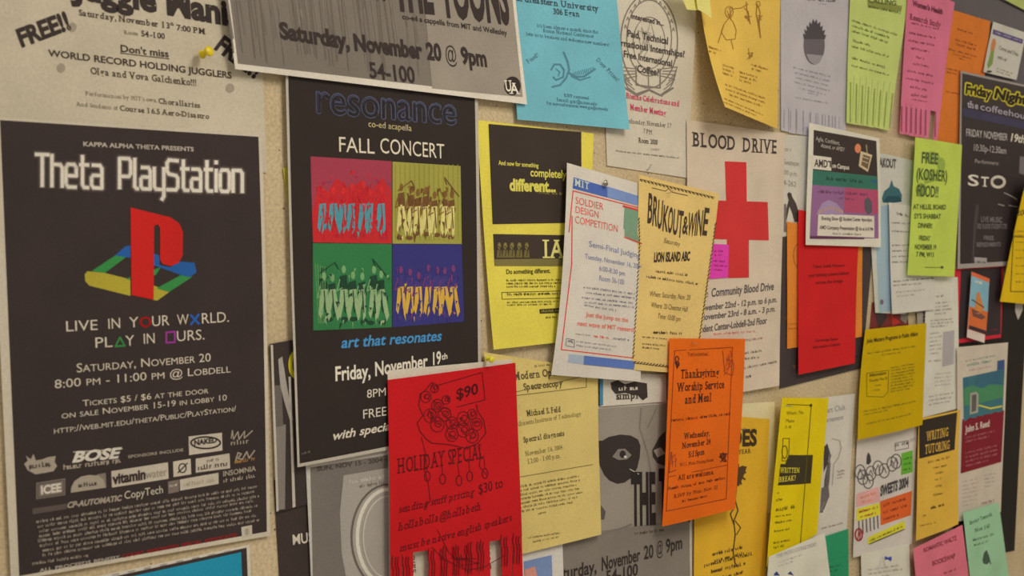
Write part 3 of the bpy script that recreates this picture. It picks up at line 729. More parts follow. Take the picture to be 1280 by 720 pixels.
s.gl(185, 425, 395, 500, 10, 3, 22, NI, centre=True).gl(180, 495, 390, 585, 8, 2, 18, NI)
s.done()

# lilac flyer
s = Sheet('flyer', 'pale lilac flyer with dark pineapple-shaped oval, right of the orange curled flyer', F, [(976.5, -60), (1062, -52), (1056.5, 180), (976, 163.5)], D(0), (180, 172, 168), warp=.0008, lift=(0, 0, .001, .001), tabs=tabs_even(9), vt=.86)
s.z(860, 0, 4).part('printed_oval')
s.oval(630, 225, 53, 98, (96, 88, 88), 1, 28).poly([(578, 195), (574, 168), (586, 174), (580, 146), (594, 156), (592, 126), (604, 138), (606, 108), (616, 122), (624, 94), (632, 112), (642, 94), (646, 120), (660, 108), (660, 136), (672, 128), (670, 154), (684, 150), (678, 174), (688, 174), (684, 196)], (72, 66, 66), 2).poly([(590, 270), (675, 278), (655, 315), (630, 325), (605, 305)], (140, 132, 130), 2)
s.part('lettering'); OI = (138, 128, 124)
s.g(590, 0, 750, 12, 18, (90, 82, 82)).g(650, 22, 700, 26, 8, OI)
s.gl(522, 340, 718, 388, 9, 5, 24, OI, centre=True).g(600, 468, 650, 478, 9, OI).g(535, 490, 700, 520, 9, OI)
s.part('tab_writing')
for i in range(9): s.line([(480+i*32, 548+i*4), (479+i*32, 640+i*4)], .9, (150, 142, 142), 3)
s.done()

# lime tear-off flyer
s = Sheet('flyer', 'lime green tear-off flyer at the top, between lilac and pink flyers', F, [(1064, -45), (1140, -30), (1111.5, 163.5), (1057.5, 153)], D(1), (180, 196, 106), warp=.0009, tabs=tabs_even(8), vt=.70, lift=(0, 0, .003, .003))
s.z(1040, 0, 4).part('lettering'); LI = (96, 104, 48)
s.panel([(175, 0), (350, 30), (345, 58), (180, 38)], (128, 134, 62), 1, 3).t('CALLING', 180, 12, 320, 28, 24, (84, 90, 44), 'bold', k=2).g(180, 36, 345, 70, 14, (84, 90, 44), 2)
s.gl(100, 108, 325, 180, 13, 3, 26, LI, .3).g(105, 208, 190, 232, 13, LI).g(98, 236, 285, 290, 13, LI).g(100, 295, 272, 345, 14, LI).g(98, 332, 285, 380, 10, LI)
s.part('tab_writing')
for i in range(8): s.line([(92+i*30, 412+i*8), (90+i*28, 610+i*4)], 1, (132, 140, 66), 3)
s.done()

# orange flyer behind the pink one
s = Sheet('flyer', 'orange flyer half hidden behind the pink tear-off flyer at top right', F, [(1182, 10), (1238, 26.5), (1221, 187), (1172, 178)], D(1), (206, 112, 44), warp=.0006)
s.z(1040, 0, 4).part('lettering'); RI2 = (140, 70, 30)
s.gl(600, 140, 735, 185, 12, 1, 22, RI2, centre=True).gl(610, 200, 730, 235, 12, 2, 22, RI2, centre=True).gl(570, 245, 730, 290, 10, 2, 18, RI2, centre=True).g(635, 295, 665, 305, 10, RI2).gl(570, 345, 640, 360, 9, 2, 18, RI2).g(570, 460, 640, 475, 9, RI2)
s.done()
# dark slate poster and lime corner
s = Sheet('poster', 'dark slate poster behind the orange flyer and carrot card at top right', P_, [(1180, -22), (1322, 18), (1310, 130), (1180, 110)], D(0), (78, 72, 74), kind='gloss', warp=.0005).done()
s = Sheet('flyer', 'lime green paper corner at the top right edge above the slate poster', F, [(1238, -60), (1330, -50), (1326, 36), (1250, -3)], D(2), (168, 178, 100)).done()
# carrot card
s = Sheet('card', 'small white card with purple bar and carrot figure, top right', 'card', [(1241.5, 27), (1282.5, 41), (1270.5, 100), (1229, 90)], D(2), (196, 190, 170), warp=.0005, nx=8, ny=8, lift=(0, 0, 0, .002))
s.z(1040, 0, 4).part('purple_bar').panel([(806, 146), (956, 198), (950, 220), (802, 170)], (84, 70, 110), 1, 3).g(815, 166, 945, 208, 9, (170, 160, 180), 2)
s.part('carrot_picture').poly([(803, 195), (814, 192), (820, 215), (806, 270), (800, 300), (790, 280), (796, 220)], (190, 120, 70)).poly([(800, 240), (812, 240), (802, 320), (780, 345), (775, 325)], (120, 140, 70)).oval(785, 358, 14, 6, (60, 52, 50), 2, 8)
s.part('lettering').t('Come and Dine', 832, 246, 930, 282, 20, (80, 72, 64), 'sans').t('with us!', 826, 292, 872, 308, 18, (80, 72, 64), 'sans').gl(822, 345, 905, 372, 7, 2, 14)
s.done()

# pink tear-off flyer
s = Sheet('flyer', 'pink tear-off research flyer at top right', F, [(1136, -22), (1193, 3), (1171.5, 176), (1124, 166.5)], D(2), (216, 108, 128), warp=.0008, tabs=tabs_even(8, {6}), vt=.80, lift=(0, 0, .003, .003), bend=(-.001, -.002))
s.z(1040, 0, 4).part('lettering'); PI_ = (128, 54, 72)
s.t("Women's Health", 402, 28, 552, 72, 26, (96, 40, 56), 'heavy').t('Research Study', 388, 96, 542, 138, 28, (110, 44, 62), 'serifb').g(395, 118, 535, 150, 10, PI_)
for x0, y0, x1 in ((385, 168, 515), (380, 205, 510), (395, 245, 490), (420, 290, 462), (405, 322, 485), (375, 358, 502), (370, 395, 505), (390, 438, 475)): s.g(x0, y0, x1, y0+(x1-x0)*.2, 12, PI_)
s.g(395, 478, 478, 490, 14, (110, 44, 62)).g(398, 498, 478, 512, 6, PI_)
s.part('tab_writing')
for i in range(8):
    if i != 6: s.line([(348+i*24, 532+i*4), (346+i*24, 655+i*4)], 1.4, (150, 66, 86), 3)
s.done()

# blood drive poster
s = Sheet('poster', 'white blood drive poster with large red cross', P_, [(858, 149.5), (981, 167), (973.5, 482), (861, 502)], D(1), (200, 181, 153), warp=.0012, lift=(0, 0, .004, .002))
s.z(740, 100, 3.6).part('heading').t('BLOOD', 452, 297, 650, 316, 60, (64, 54, 48), 'serifb').t('DRIVE', 676, 322, 836, 331, 60, (64, 54, 48), 'serifb')
RC = (188, 50, 48)
s.part('red_cross').panel([(597, 366), (694, 370), (696, 548), (603, 546)], RC, 1, 4).panel([(500, 540), (790, 549), (795, 722), (500, 715)], RC, 1, 6)
s.z(740, 290, 3.43).panel([(577, 24), (672, 24), (672, 196), (582, 198)], RC, 1, 4)
s.part('lettering')
s.t('Cambridge', 380, 290, 498, 278, 32, (84, 76, 72), 'sans').t('Community Blood Drive', 510, 278, 778, 248, 34, (84, 76, 72), 'bold', slant=.12)
s.t('Monday, November 22nd - 12 p.m. to 6 p.m.', 360, 352, 792, 300, 25, (84, 76, 72), 'bold', slant=.12).t('Tuesday, November 23rd - 8 a.m. - 3 p.m.', 360, 392, 785, 340, 25, (84, 76, 72), 'bold', slant=.12).t('MIT Student Center-Lobdell-2nd Floor', 400, 440, 748, 392, 28, (84, 76, 72), 'bold', slant=.1)
s.g(520, 442, 702, 430, 11, (190, 110, 100)).g(600, 476, 738, 458, 11, (150, 110, 100)).g(655, 524, 735, 512, 11).g(655, 548, 720, 540, 11).g(640, 590, 792, 560, 12).g(660, 628, 682, 622, 12, (74, 64, 58))
s.done()
s = Sheet('sticky_note', 'small magenta note stuck on the left arm of the red cross poster', 'note', [(880, 304), (911, 306), (910, 347), (880, 349)], D(2)-.0002, (228, 62, 150), nx=6, ny=6, warp=.0003)
s.z(0, 0, 1).part('handwriting').gl(893, 315, 908, 315, 2.6, 2, 5, (150, 40, 100)).gl(892, 327, 909, 328, 2.6, 3, 5.5, (150, 40, 100)); s.done()

# design competition flyer
s = Sheet('flyer', 'white flyer with blue bars and thin red frame, left of the tan flyer', F, [(708, 203.5), (800, 230), (800, 477), (688.5, 468.5)], D(3), (200, 190, 170), warp=.0014, lift=(.004, .002, .003, .005), bulge=(.002, .003), bend=(.004, 0))
s.z(590, 130, 4.5).part('blue_bar').panel([(572, 412), (960, 525), (960, 578), (565, 474)], (70, 92, 150), 1, 6).panel([(760, 464), (960, 525), (960, 578), (760, 524)], (110, 130, 170), 2, 4)
s.sub().t('MIT', 575, 458, 662, 482, 38, (176, 186, 206), 'serifb', k=3)
s.part('red_frame').line([(930, 582), (568, 488), (545, 720)], 1.3, (198, 70, 60)).part('picture').panel([(858, 580), (945, 602), (945, 760), (850, 700)], (110, 140, 110), 1, 4).line([(850, 574), (945, 600)], 2.2, (198, 60, 50), 3)
s.part('heading')
for tx, x0, y0, x1, y1, h in (('SOLDIER', 580, 560, 738, 596, 38), ('DESIGN', 579, 610, 714, 642, 37), ('COMPETITION', 577, 668, 822, 722, 39)): s.t(tx, x0, y0, x1, y1, h, (196, 84, 72), 'sans')
s.z(590, 270, 4).part('red_frame').line([(500, 0), (498, 240), (470, 470), (446, 668), (640, 690), (820, 712)], 1.3, (198, 70, 60))
s.part('picture').panel([(762, -10), (850, 10), (850, 140), (762, 105)], (112, 134, 104), 1, 3).line([(762, 105), (850, 140)], 1.4, (198, 60, 50), 2)
s.part('lettering'); BI = (106, 112, 138); DI = (118, 112, 116)
s.t('Semi-Final Judging', 583, 152, 840, 212, 28, BI, 'sans').t('Tuesday, November 16, 2004', 563, 212, 850, 266, 24, BI, 'sans').t('6:00-8:30 pm', 634, 272, 765, 300, 24, BI, 'sans').t('Room 36-100', 634, 322, 760, 344, 26, BI, 'sans')
s.oval(560, 358, 4, 4, DI).g(572, 362, 815, 395, 12, DI).g(570, 388, 812, 415, 12, DI).oval(552, 408, 4, 4, DI).g(562, 414, 812, 440, 12, DI).g(562, 436, 812, 460, 12, DI).g(562, 450, 722, 478, 12, DI)
s.t('Just the jump on the', 570, 502, 780, 532, 22, (206, 110, 92), 'bold').t('next wave of MIT research', 524, 546, 815, 580, 22, (206, 110, 92), 'bold')
s.g(518, 592, 590, 600, 7).g(608, 606, 685, 616, 14, (206, 90, 78)).g(705, 618, 785, 626, 14, DI).frame([(472, 612), (512, 620), (510, 656), (468, 648)], .8, DI).scrib(475, 618, 508, 650, 6, .8, DI).gl(520, 630, 735, 658, 9, 2, 20, DI)
s.part('blue_bar').panel([(486, 690), (655, 710), (655, 752), (478, 732)], (150, 160, 180), 1, 3).panel([(560, 698), (850, 730), (850, 772), (556, 742)], (84, 106, 158), 2, 4)
s.done()

# tan flyer, stitched border
s = Sheet('flyer', 'tan flyer with black stitched border and hand lettering, centre right', F, [(798, 218.5), (898, 242), (870, 468), (787, 462)], D(4), (214, 172, 102), warp=.0014, lift=(.003, .004, .003, .002), bend=(.003, .001), bulge=(.002, 0))
s.z(740, 100, 3.6).part('stitched_border'); TI = (92, 74, 46)
def stitch(a, b, n, nrm):
    for i in range(n):
        t0, t1 = i/n, (i+.55)/n
        s.line([(a[0]+(b[0]-a[0])*t0, a[1]+(b[1]-a[1])*t0), (a[0]+(b[0]-a[0])*t1+nrm[0], a[1]+(b[1]-a[1])*t1+nrm[1])], 1.3, (72, 58, 40))
stitch((216, 448), (552, 530), 20, (0, 6)); s.line([(218, 446), (552, 528)], .7, TI)
s.part('heading')
wd = 'BRUK OUT & WINE'; pos = 246
for c, w, yb, h in zip('BRUKOUT&WINE', (22, 22, 24, 24, 22, 24, 20, 24, 30, 8, 26, 24), (640, 652, 664, 676, 684, 692, 704, 690, 698, 696, 696, 694), (130, 128, 124, 112, 112, 110, 116, 80, 100, 104, 112, 120)):
    s.t(c, pos, yb, pos+w, yb+4, h, (66, 52, 38), 'bold', slant=.05); pos += w
s.line([(270, 485), (330, 500), (345, 488), (360, 505), (430, 520)], .9, TI)
s.z(740, 290, 3.43).part('stitched_border'); stitch((202, -60), (206, 60), 8, (-4, 2)); stitch((206, 60), (178, 545), 28, (-5, 2)); stitch((178, 562), (470, 598), 22, (3, -8)); stitch((532, -40), (516, 90), 8, (-5, 3)); stitch((514, 92), (462, 460), 22, (-5, 3))
s.line([(180, 562), (460, 596)], .8, TI)
s.part('lettering').t('Saturday', 306, 45, 376, 62, 20, TI, 'sans', slant=.2).t('LION ISLAND ABC', 264, 128, 418, 122, 38, (64, 50, 36), 'heavy')
s.g(272, 172, 410, 190, 11, TI).g(232, 195, 455, 228, 12, TI).t('When: Saturday, Nov. 20', 246, 275, 420, 292, 22, TI, 'sans', slant=.1).t('Where: 20 Chestnut Hall', 252, 322, 408, 342, 22, TI, 'sans', slant=.1).t('Time: 10:00 pm', 280, 370, 378, 384, 22, TI, 'sans', slant=.1)
s.g(262, 436, 388, 440, 14, (60, 48, 34)).g(215, 452, 330, 462, 7, TI).gl(215, 482, 330, 492, 8, 2, 16, TI)
s.done()

# word-art sheet above the mask poster, mask poster
s = Sheet('flyer', 'white strip with blotchy black word art just below the blue barred flyer', F, [(751, 466), (832, 468), (833, 502), (751, 508)], D(1), (200, 190, 168), warp=.0004, nx=8, ny=6)
s.z(620, 430, 2.483).part('word_art').poly([(355, 120), (378, 112), (400, 125), (430, 116), (468, 122), (470, 165), (455, 175), (440, 160), (400, 152), (370, 155), (358, 140)], (58, 50, 44)).t('simple', 372, 172, 456, 168, 22, (58, 50, 44), 'serifb', k=2).g(380, 145, 440, 142, 14, (190, 180, 160), 2)
s.part('blue_edge').panel([(322, 105), (332, 105), (332, 190), (322, 192)], (70, 120, 140), 1, 2)
s.done()
s = Sheet('poster', 'grey landscape poster with masked eyes, lower centre behind the pale yellow flyer', P_, [(690, 512), (863, 497), (865, 732), (690, 790)], D(0), (190, 180, 160), warp=.0008)
s.z(620, 430, 2.483).part('printed_field').panel([(190, 210), (596, 180), (602, 720), (190, 860)], (138, 128, 112), 0, 8)
s.panel([(190, 600), (600, 540), (602, 720), (190, 860)], (118, 109, 96), 0.5, 6)
s.part('mask_picture')
s.poly([(300, 300), (330, 300), (350, 288), (385, 281), (418, 284), (440, 296), (448, 316), (446, 350), (438, 385), (420, 415), (398, 430), (376, 434), (352, 424), (335, 406), (322, 378), (314, 345), (300, 340)], (54, 46, 42), 1)
s.poly([(360, 350), (378, 326), (400, 325), (420, 345), (405, 358), (380, 360)], (120, 112, 100), 2).oval(392, 342, 10, 12, (50, 44, 40), 3, 10).oval(400, 350, 5, 4, (190, 184, 172), 3.4, 8)
s.poly([(484, 330), (505, 290), (525, 270), (530, 380), (500, 370), (486, 350)], (62, 54, 48), 1).poly([(488, 330), (510, 320), (525, 340), (500, 352)], (150, 140, 124), 2)
s.line([(450, 200), (445, 260), (470, 340), (480, 400)], 2, (118, 109, 96), 1).line([(500, 195), (470, 260)], 1.6, (120, 111, 98), 1).poly([(325, 500), (340, 520), (335, 545), (322, 545)], (84, 76, 68), 1).line([(414, 388), (432, 398), (446, 406)], .9, (190, 182, 166), 3)
s.line([(330, 590), (380, 575), (420, 560)], 2.4, (112, 103, 92), 1)
s.part('heading').t('THE', 420, 556, 494, 552, 148, (46, 39, 35), 'heavy', k=3).t('TOONS', 506, 548, 640, 540, 148, (46, 39, 35), 'heavy', k=3)
s.part('lettering').g(430, 592, 520, 580, 9, (70, 62, 54), 2)
for w, x0, y0, x1, y1, st in (('Saturday,', 172, 740, 312, 708, 'bold'), ('November', 326, 704, 446, 672, 'bold'), ('20', 458, 668, 488, 662, 'bold'), ('@', 496, 656, 518, 650, 'sans'), ('9pm', 526, 648, 578, 634, 'bold')):
    s.t(w, x0, y0, x1, y1, 40, (54, 46, 42), st, k=2)
s.t('54-100', 340, 742, 440, 716, 36, (54, 46, 42), 'bold', k=2)
s.done()
s = Sheet('flyer', 'white flyer with small blue and orange picture, under the pale yellow flyer', F, [(646, 690), (703, 680), (706, 780), (648, 790)], D(1), (200, 192, 176), warp=.0004, nx=8, ny=8)
s.z(620, 430, 2.483).part('picture').panel([(86, 675), (172, 655), (176, 760), (90, 770)], (110, 128, 160), 1, 3).poly([(88, 700), (120, 690), (130, 730), (90, 740)], (190, 130, 110), 2); s.done()
# spectroscopy flyer
s = Sheet('flyer', 'pale yellow seminar flyer beside the red flyer, below the bright yellow flyer', F, [(604, 440), (746.5, 462), (751, 668), (651, 693)], D(2), (192, 170, 100), warp=.0012, lift=(0, 0, .003, .002))
s.z(620, 430, 2.483).part('lettering'); SI = (118, 104, 60); SD = (82, 70, 44)
s.g(120, 72, 168, 66, 7, SI).t('Modern Optics and', 58, 112, 250, 92, 22, SD, 'serifb').t('Spectroscopy', 86, 144, 208, 130, 20, SD, 'serifb').frame([(-40, 172), (280, 134), (280, 98)], .9, SI)
s.t('Michael S. Feld', 96, 224, 202, 210, 17, SD, 'serifb').t('Massachusetts Institute of Technology', 30, 262, 265, 222, 13, SI, 'serif').t('Spectral diagnosis', 86, 306, 212, 284, 16, SD, 'serifb').t('November 16, 2004', 92, 348, 208, 326, 14, SI, 'serif').t('12:00 - 1:00 p.m.', 98, 372, 202, 352, 14, SI, 'serif')
s.line([(60, 415), (300, 374)], .8, SI).gl(72, 446, 270, 410, 8, 7, 13, SI, .1).g(130, 530, 155, 524, 7, SI).g(100, 604, 200, 588, 6, SI).g(115, 616, 196, 600, 6, SI)
s.done()

# thanksgiving flyer
s = Sheet('flyer', 'vivid orange thanksgiving service flyer with wavy edge, hanging over the tan flyer', F, [(836, 423), (931, 423.5), (918.5, 636), (827, 658)], D(5)+.001, (236, 92, 22), warp=.0016, lift=(.004, .0, .012, .008), bulge=(.002, .003), bend=(0, .003))
s.z(800, 410, 2.323); OI2 = (92, 38, 22)
s.part('border_frame').frame([(100, 66), (268, 56), (250, 496), (76, 532)], .9, (130, 54, 26))
s.line([(84, 432), (252, 398)], .9, (130, 54, 26))
s.part('lettering').t("You're invited...", 138, 82, 202, 80, 11, OI2, 'serif').t('Thanksgiving', 118, 146, 230, 140, 24, (66, 34, 24), 'serifb').t('Worship Service', 108, 184, 244, 174, 23, (66, 34, 24), 'serifb').t('and Meal', 130, 220, 208, 212, 24, (66, 34, 24), 'serifb')
s.g(90, 272, 262, 252, 9, OI2).t('Wednesday,', 128, 322, 202, 312, 16, (66, 34, 24), 'serifb').t('November 24', 122, 350, 206, 336, 16, (66, 34, 24), 'serifb').t('5:15pm', 140, 376, 188, 366, 16, (66, 34, 24), 'serifb').t('W11, Main Dining Room', 115, 402, 214, 386, 9, OI2, 'serif')
s.t('All are welcome.', 110, 442, 214, 424, 14, OI2, 'serifb').g(82, 470, 248, 438, 9, OI2).t('RSVP by Mon. Nov. 22', 98, 494, 225, 466, 10, OI2, 'serif').g(122, 506, 196, 490, 7, OI2)
s.part('corner_picture').ring(107, 90, 5, 8, 1.2, (74, 36, 24), n=8).scrib(101, 98, 114, 118, 9, 1.4, (74, 36, 24)).part('corner_picture').scrib(228, 362, 255, 392, 14, 1.3, (74, 36, 24)).ring(240, 372, 7, 8, 1.2, (74, 36, 24), n=8).part('corner_picture')
s.line([(240, 66), (246, 130), (268, 138), (272, 110), (262, 66)], 1, (150, 60, 28)).scrib(236, 70, 276, 140, 12, .8, (150, 60, 28)).line([(90, 360), (84, 420), (104, 412)], 1, (130, 54, 26)).scrib(84, 350, 106, 415, 10, .7, (150, 60, 28))
s.done()

# ================================================================== right block
# poster with dark photograph
s = Sheet('poster', 'poster with white top, small leaning dark figure and dark photo, behind the red flyer', P_, [(975, 168), (1094, 176), (1078, 460), (975, 486)], D(0), (196, 188, 166), warp=.0006)
s.z(960, 260, 3.275).part('dark_photo').panel([(46, 120), (440, 60), (385, 655), (46, 740)], (62, 52, 50), 1, 8, 'gloss')
for _ in range(40):
    x, y = random.uniform(60, 400), random.uniform(150, 660); s.poly([(x, y), (x+random.uniform(5, 26), y+random.uniform(-4, 6)), (x+random.uniform(0, 12), y+random.uniform(6, 20))], random.choice([(92, 66, 58), (80, 62, 56), (48, 42, 44), (104, 70, 52)]), 2)
s.z(960, 140, 4).part('lettering').t('NOV 17', 76, 195, 116, 200, 16, (120, 112, 98), 'sans').t('Swanson', 78, 262, 155, 272, 26, (130, 122, 106), 'sans').t('3:00 p.m.', 62, 310, 148, 322, 24, (130, 122, 106), 'sans').t('4-262', 76, 365, 140, 375, 26, (120, 112, 98), 'sans')
s.part('figure_picture').poly([(95, 410), (104, 400), (116, 408), (120, 425), (138, 455), (152, 500), (150, 548), (132, 550), (118, 500), (106, 470), (96, 520), (90, 545), (92, 480), (102, 440)], (66, 58, 52), 2).panel([(80, 460), (90, 460), (90, 600), (78, 600)], (110, 100, 88), 2, 2)
s.done()
s = Sheet('flyer', 'light orange flyer mostly hidden behind the plain red flyer', F, [(984, 277), (1078, 292), (1077, 421), (984, 436)], D(1), (218, 120, 46), warp=.0006)
s.z(960, 260, 3.275).part('drawing').ring(128, 195, 24, 50, 1, (160, 84, 36), 1, 14, 90, 270).g(85, 478, 120, 476, 6, (160, 84, 36)).line([(82, 495), (120, 492)], .9, (160, 84, 36)); s.done()
s = Sheet('flyer', 'plain red flyer with three short dark lines, below the framed chip flyer', F, [(998, 262), (1074, 278), (1068, 454), (998, 468.5)], D(2), (184, 32, 32), warp=.0012, lift=(0, 0, .005, .004))
s.z(960, 260, 3.275).part('lettering'); RL = (110, 26, 28)
s.t('Tiana Swift Flowers', 182, 246, 315, 240, 12, RL, 'bold').t('your birthday present delivery', 165, 284, 332, 272, 14, RL, 'bold').t('across the bridge', 194, 312, 306, 304, 13, RL, 'bold').t('Cambridge Space', 192, 548, 286, 540, 11, RL, 'bold').t('information bulletin', 182, 576, 296, 562, 11, RL, 'bold')
s.done()
# chip flyer
s = Sheet('flyer', 'white framed flyer with black, green and purple bands and small chip picture', F, [(1011.5, 153.5), (1099.5, 173), (1101, 309), (1007, 306)], D(3), (208, 200, 182), warp=.001, lift=(.002, .003, .002, .004))
s.z(960, 140, 4).part('printed_band')
s.panel([(228, 90), (541, 145), (547, 322), (224, 290)], (58, 48, 44), 1, 6).panel([(224, 290), (547, 322), (549, 390), (221, 364)], (54, 104, 84), 1, 5).panel([(221, 364), (549, 390), (552, 632), (208, 632)], (134, 92, 124), 1, 6).panel([(385, 378), (549, 390), (551, 510), (380, 500)], (164, 72, 96), 1.4, 4).panel([(208, 620), (480, 628), (480, 636), (208, 634)], (90, 50, 70), 2, 3)
s.poly([(250, 490), (270, 455), (300, 440), (340, 455), (370, 490), (380, 515), (240, 512)], (150, 126, 150), 2)
for i in range(9): s.oval(258+i*14, 478+abs(i-4)*5, 5, 7, (178, 140, 90), 2.5, 6)
s.poly([(480, 440), (500, 425), (518, 450), (520, 500), (500, 515), (482, 490)], (84, 80, 84), 2)
s.part('chip_picture').poly([(462, 195), (520, 215), (498, 300), (452, 270)], (190, 170, 130), 2).poly([(474, 212), (510, 224), (496, 286), (464, 264)], (104, 86, 64), 3).oval(448, 182, 16, 24, (200, 120, 80), 2, 10).line([(490, 165), (495, 210)], 1.4, (150, 130, 90), 2)
s.line([(472, 225), (500, 235)], 1, (190, 170, 130), 4).line([(470, 245), (498, 256)], 1, (190, 170, 130), 4)
s.part('lettering').t('Agile, Confident,', 238, 142, 358, 166, 20, (180, 170, 150), 'sans', k=2).t('Attend, or AMD?', 262, 176, 380, 198, 20, (180, 170, 150), 'sans', slant=.2, k=2)
s.part('white_box').panel([(222, 216), (315, 228), (315, 294), (222, 284)], (208, 200, 182), 2, 3).sub().t('AMD', 230, 272, 296, 278, 36, (58, 50, 46), 'bold', k=3).line([(298, 248), (310, 248), (310, 275)], 1.6, (58, 50, 46), 3).t('on Campus', 320, 278, 404, 288, 22, (210, 202, 184), 'bold', k=2)
s.g(290, 340, 475, 356, 20, (40, 70, 58), 2).g(515, 350, 548, 354, 14, (60, 80, 140), 2).g(250, 404, 500, 418, 16, (100, 60, 84), 2).g(355, 436, 438, 442, 12, (100, 60, 84), 2)
s.part('white_box').panel([(250, 508), (530, 520), (530, 628), (245, 618)], (204, 196, 178), 2, 4).sub().t('Evening Show @ Student Center 4pm-6pm', 265, 540, 518, 548, 17, (90, 80, 76), 'bold', k=3).t('AMD Company Presentation @ 66 at 6-8 PM', 256, 585, 524, 594, 17, (90, 80, 76), 'bold', k=3).g(322, 612, 462, 616, 11, (90, 80, 76), 3)
s.done()

# umbrella / break-out flyer and handbill over it
s = Sheet('flyer', 'white and pale blue flyer with dark teal dome picture, right of the chip flyer', F, [(1082, 187), (1152, 203), (1132, 393), (1094, 391)], D(1), (192, 188, 168), warp=.0006)
s.z(1080, 140, 3.43).part('lettering').t('SPEAKOUT', 35, 232, 136, 240, 36, (84, 80, 78), 'heavy').g(10, 405, 60, 412, 8, (100, 96, 110)).g(30, 540, 100, 545, 8, (150, 100, 120))
s.part('dome_picture').poly([(76, 370), (86, 340), (108, 322), (118, 290), (126, 318), (150, 330), (162, 356), (160, 385), (120, 390), (80, 388)], (56, 96, 98), 1).poly([(80, 385), (100, 360), (150, 360), (160, 385)], (40, 72, 78), 2)
s.part('blue_field').panel([(48, 410), (112, 395), (120, 850), (64, 862)], (146, 166, 172), 1, 5).oval(75, 815, 8, 12, (110, 90, 100), 2, 8)
s.done()
s = Sheet('flyer', 'small white typed handbill pinned below the lime food flyer', F, [(1111, 253), (1170, 262), (1169, 387), (1115, 392.5)], D(3)-.0004, (200, 194, 174), warp=.0008, lift=(0, 0, .002, .003))
s.z(1080, 140, 3.43).part('lettering').g(140, 440, 190, 452, 12, (80, 72, 70)).gl(118, 478, 300, 485, 9, 2, 36, (120, 112, 106)).gl(120, 575, 300, 570, 8, 4, 24, (120, 112, 106)).z(1060, 330, 3.6).g(205, 82, 385, 66, 9, (110, 102, 96)).g(205, 100, 330, 90, 9, (120, 112, 106)).g(215, 130, 350, 118, 8, (150, 142, 130)).g(220, 148, 300, 140, 8, (150, 142, 130))
s.done()
s = Sheet('poster', 'dark red mottled poster scrap below the pale blue flyer', P_, [(1090, 378), (1133, 376), (1140, 455), (1082, 470)], D(0)-.0004, (110, 44, 40), kind='gloss', warp=.0004, nx=8, ny=8)
s.z(1060, 330, 3.6).part('picture').poly([(120, 220), (160, 200), (175, 240), (140, 290)], (60, 50, 48)).poly([(190, 225), (235, 262), (200, 280)], (170, 50, 40)).poly([(240, 200), (280, 200), (260, 270), (236, 250)], (120, 112, 96)); s.done()

# night show poster
s = Sheet('poster', 'tall black coffeehouse night poster with yellow-edged title, right side', P_, [(1201, 88.5), (1334, 118), (1326, 328), (1197, 336)], D(3), (150, 140, 128), warp=.0008, lift=(0, 0, 0, .002))
s.z(1040, 0, 4).part('printed_field').panel([(651, 366), (1170, 480), (1140, 1292), (640, 1320)], (46, 38, 38), 0, 12, 'gloss')
s.panel([(655, 540), (1170, 650), (1168, 690), (652, 580)], (62, 58, 78), 1, 6)
s.part('heading')
for st, c, k, dd in (('heavy', (200, 184, 44), 1, 1),):
    for dx, dy in ((-6, 0), (6, 0), (0, 6), (0, -6), (-4, -4), (4, 4), (4, -4), (-4, 4)):
        s.t('Friday', 664+dx, 466+dy, 790+dx, 490+dy, 48, c, 'heavy', k=1, slant=.1); s.t('Night', 806+dx, 488+dy, 968+dx, 524+dy, 50, c, 'heavy', k=1, slant=.2)
s.t('Friday', 664, 466, 790, 490, 46, (40, 32, 30), 'heavy', k=2, slant=.1).t('Night', 806, 488, 968, 524, 48, (40, 32, 30), 'heavy', k=2, slant=.2).t('Live', 985, 530, 1080, 552, 48, (40, 32, 30), 'heavy', k=2)
s.t('the', 676, 536, 730, 546, 32, (170, 160, 166), 'serifb', k=2).t('coffeehouse', 738, 548, 1010, 606, 32, (170, 160, 166), 'sans', k=2)
s.part('lettering').t('FRIDAY NOVEMBER', 668, 680, 876, 704, 36, (186, 176, 164), 'sans', k=2).t('19th', 884, 704, 962, 716, 38, (206, 196, 184), 'bold', slant=.2, k=2)
s.z(1080, 140, 3.43).t('10:30p-12:30am', 466, 165, 610, 180, 28, (170, 160, 150), 'sans').t('Performers:', 474, 218, 578, 228, 16, (160, 150, 140), 'sans')
s.t('S', 442, 314, 492, 318, 46, (206, 196, 182), 'serifb', k=2).t('T', 500, 318, 540, 320, 40, (206, 196, 182), 'serifb', k=2).ring(574, 300, 27, 22, 3.4, (206, 196, 182), 2)
GN = (110, 102, 98)
s.t('LIVE MUSIC', 500, 470, 592, 474, 22, GN, 'bold').t('3RD FLOOR STUDENT CTR', 484, 500, 612, 500, 20, GN, 'bold').t('FREE', 512, 548, 556, 550, 18, GN, 'bold').t('REFRESHMENTS', 482, 578, 585, 576, 18, GN, 'bold')
s.part('picture').panel([(472, 622), (526, 626), (526, 655), (474, 652)], (150, 142, 132), 1, 2).g(480, 648, 520, 650, 12, (90, 80, 76), 2).line([(600, 346), (630, 360), (655, 375)], 1, (150, 142, 132)).line([(575, 395), (600, 402)], 1, (150, 142, 132)).line([(620, 400), (660, 408)], 1, (130, 120, 112))
s.poly([(480, 395), (492, 400), (490, 440), (480, 500), (470, 640), (462, 640), (468, 500), (474, 430)], (70, 62, 60), 1).panel([(668, 190), (700, 195), (700, 275), (664, 262)], (110, 102, 98), 1, 2)
s.done()

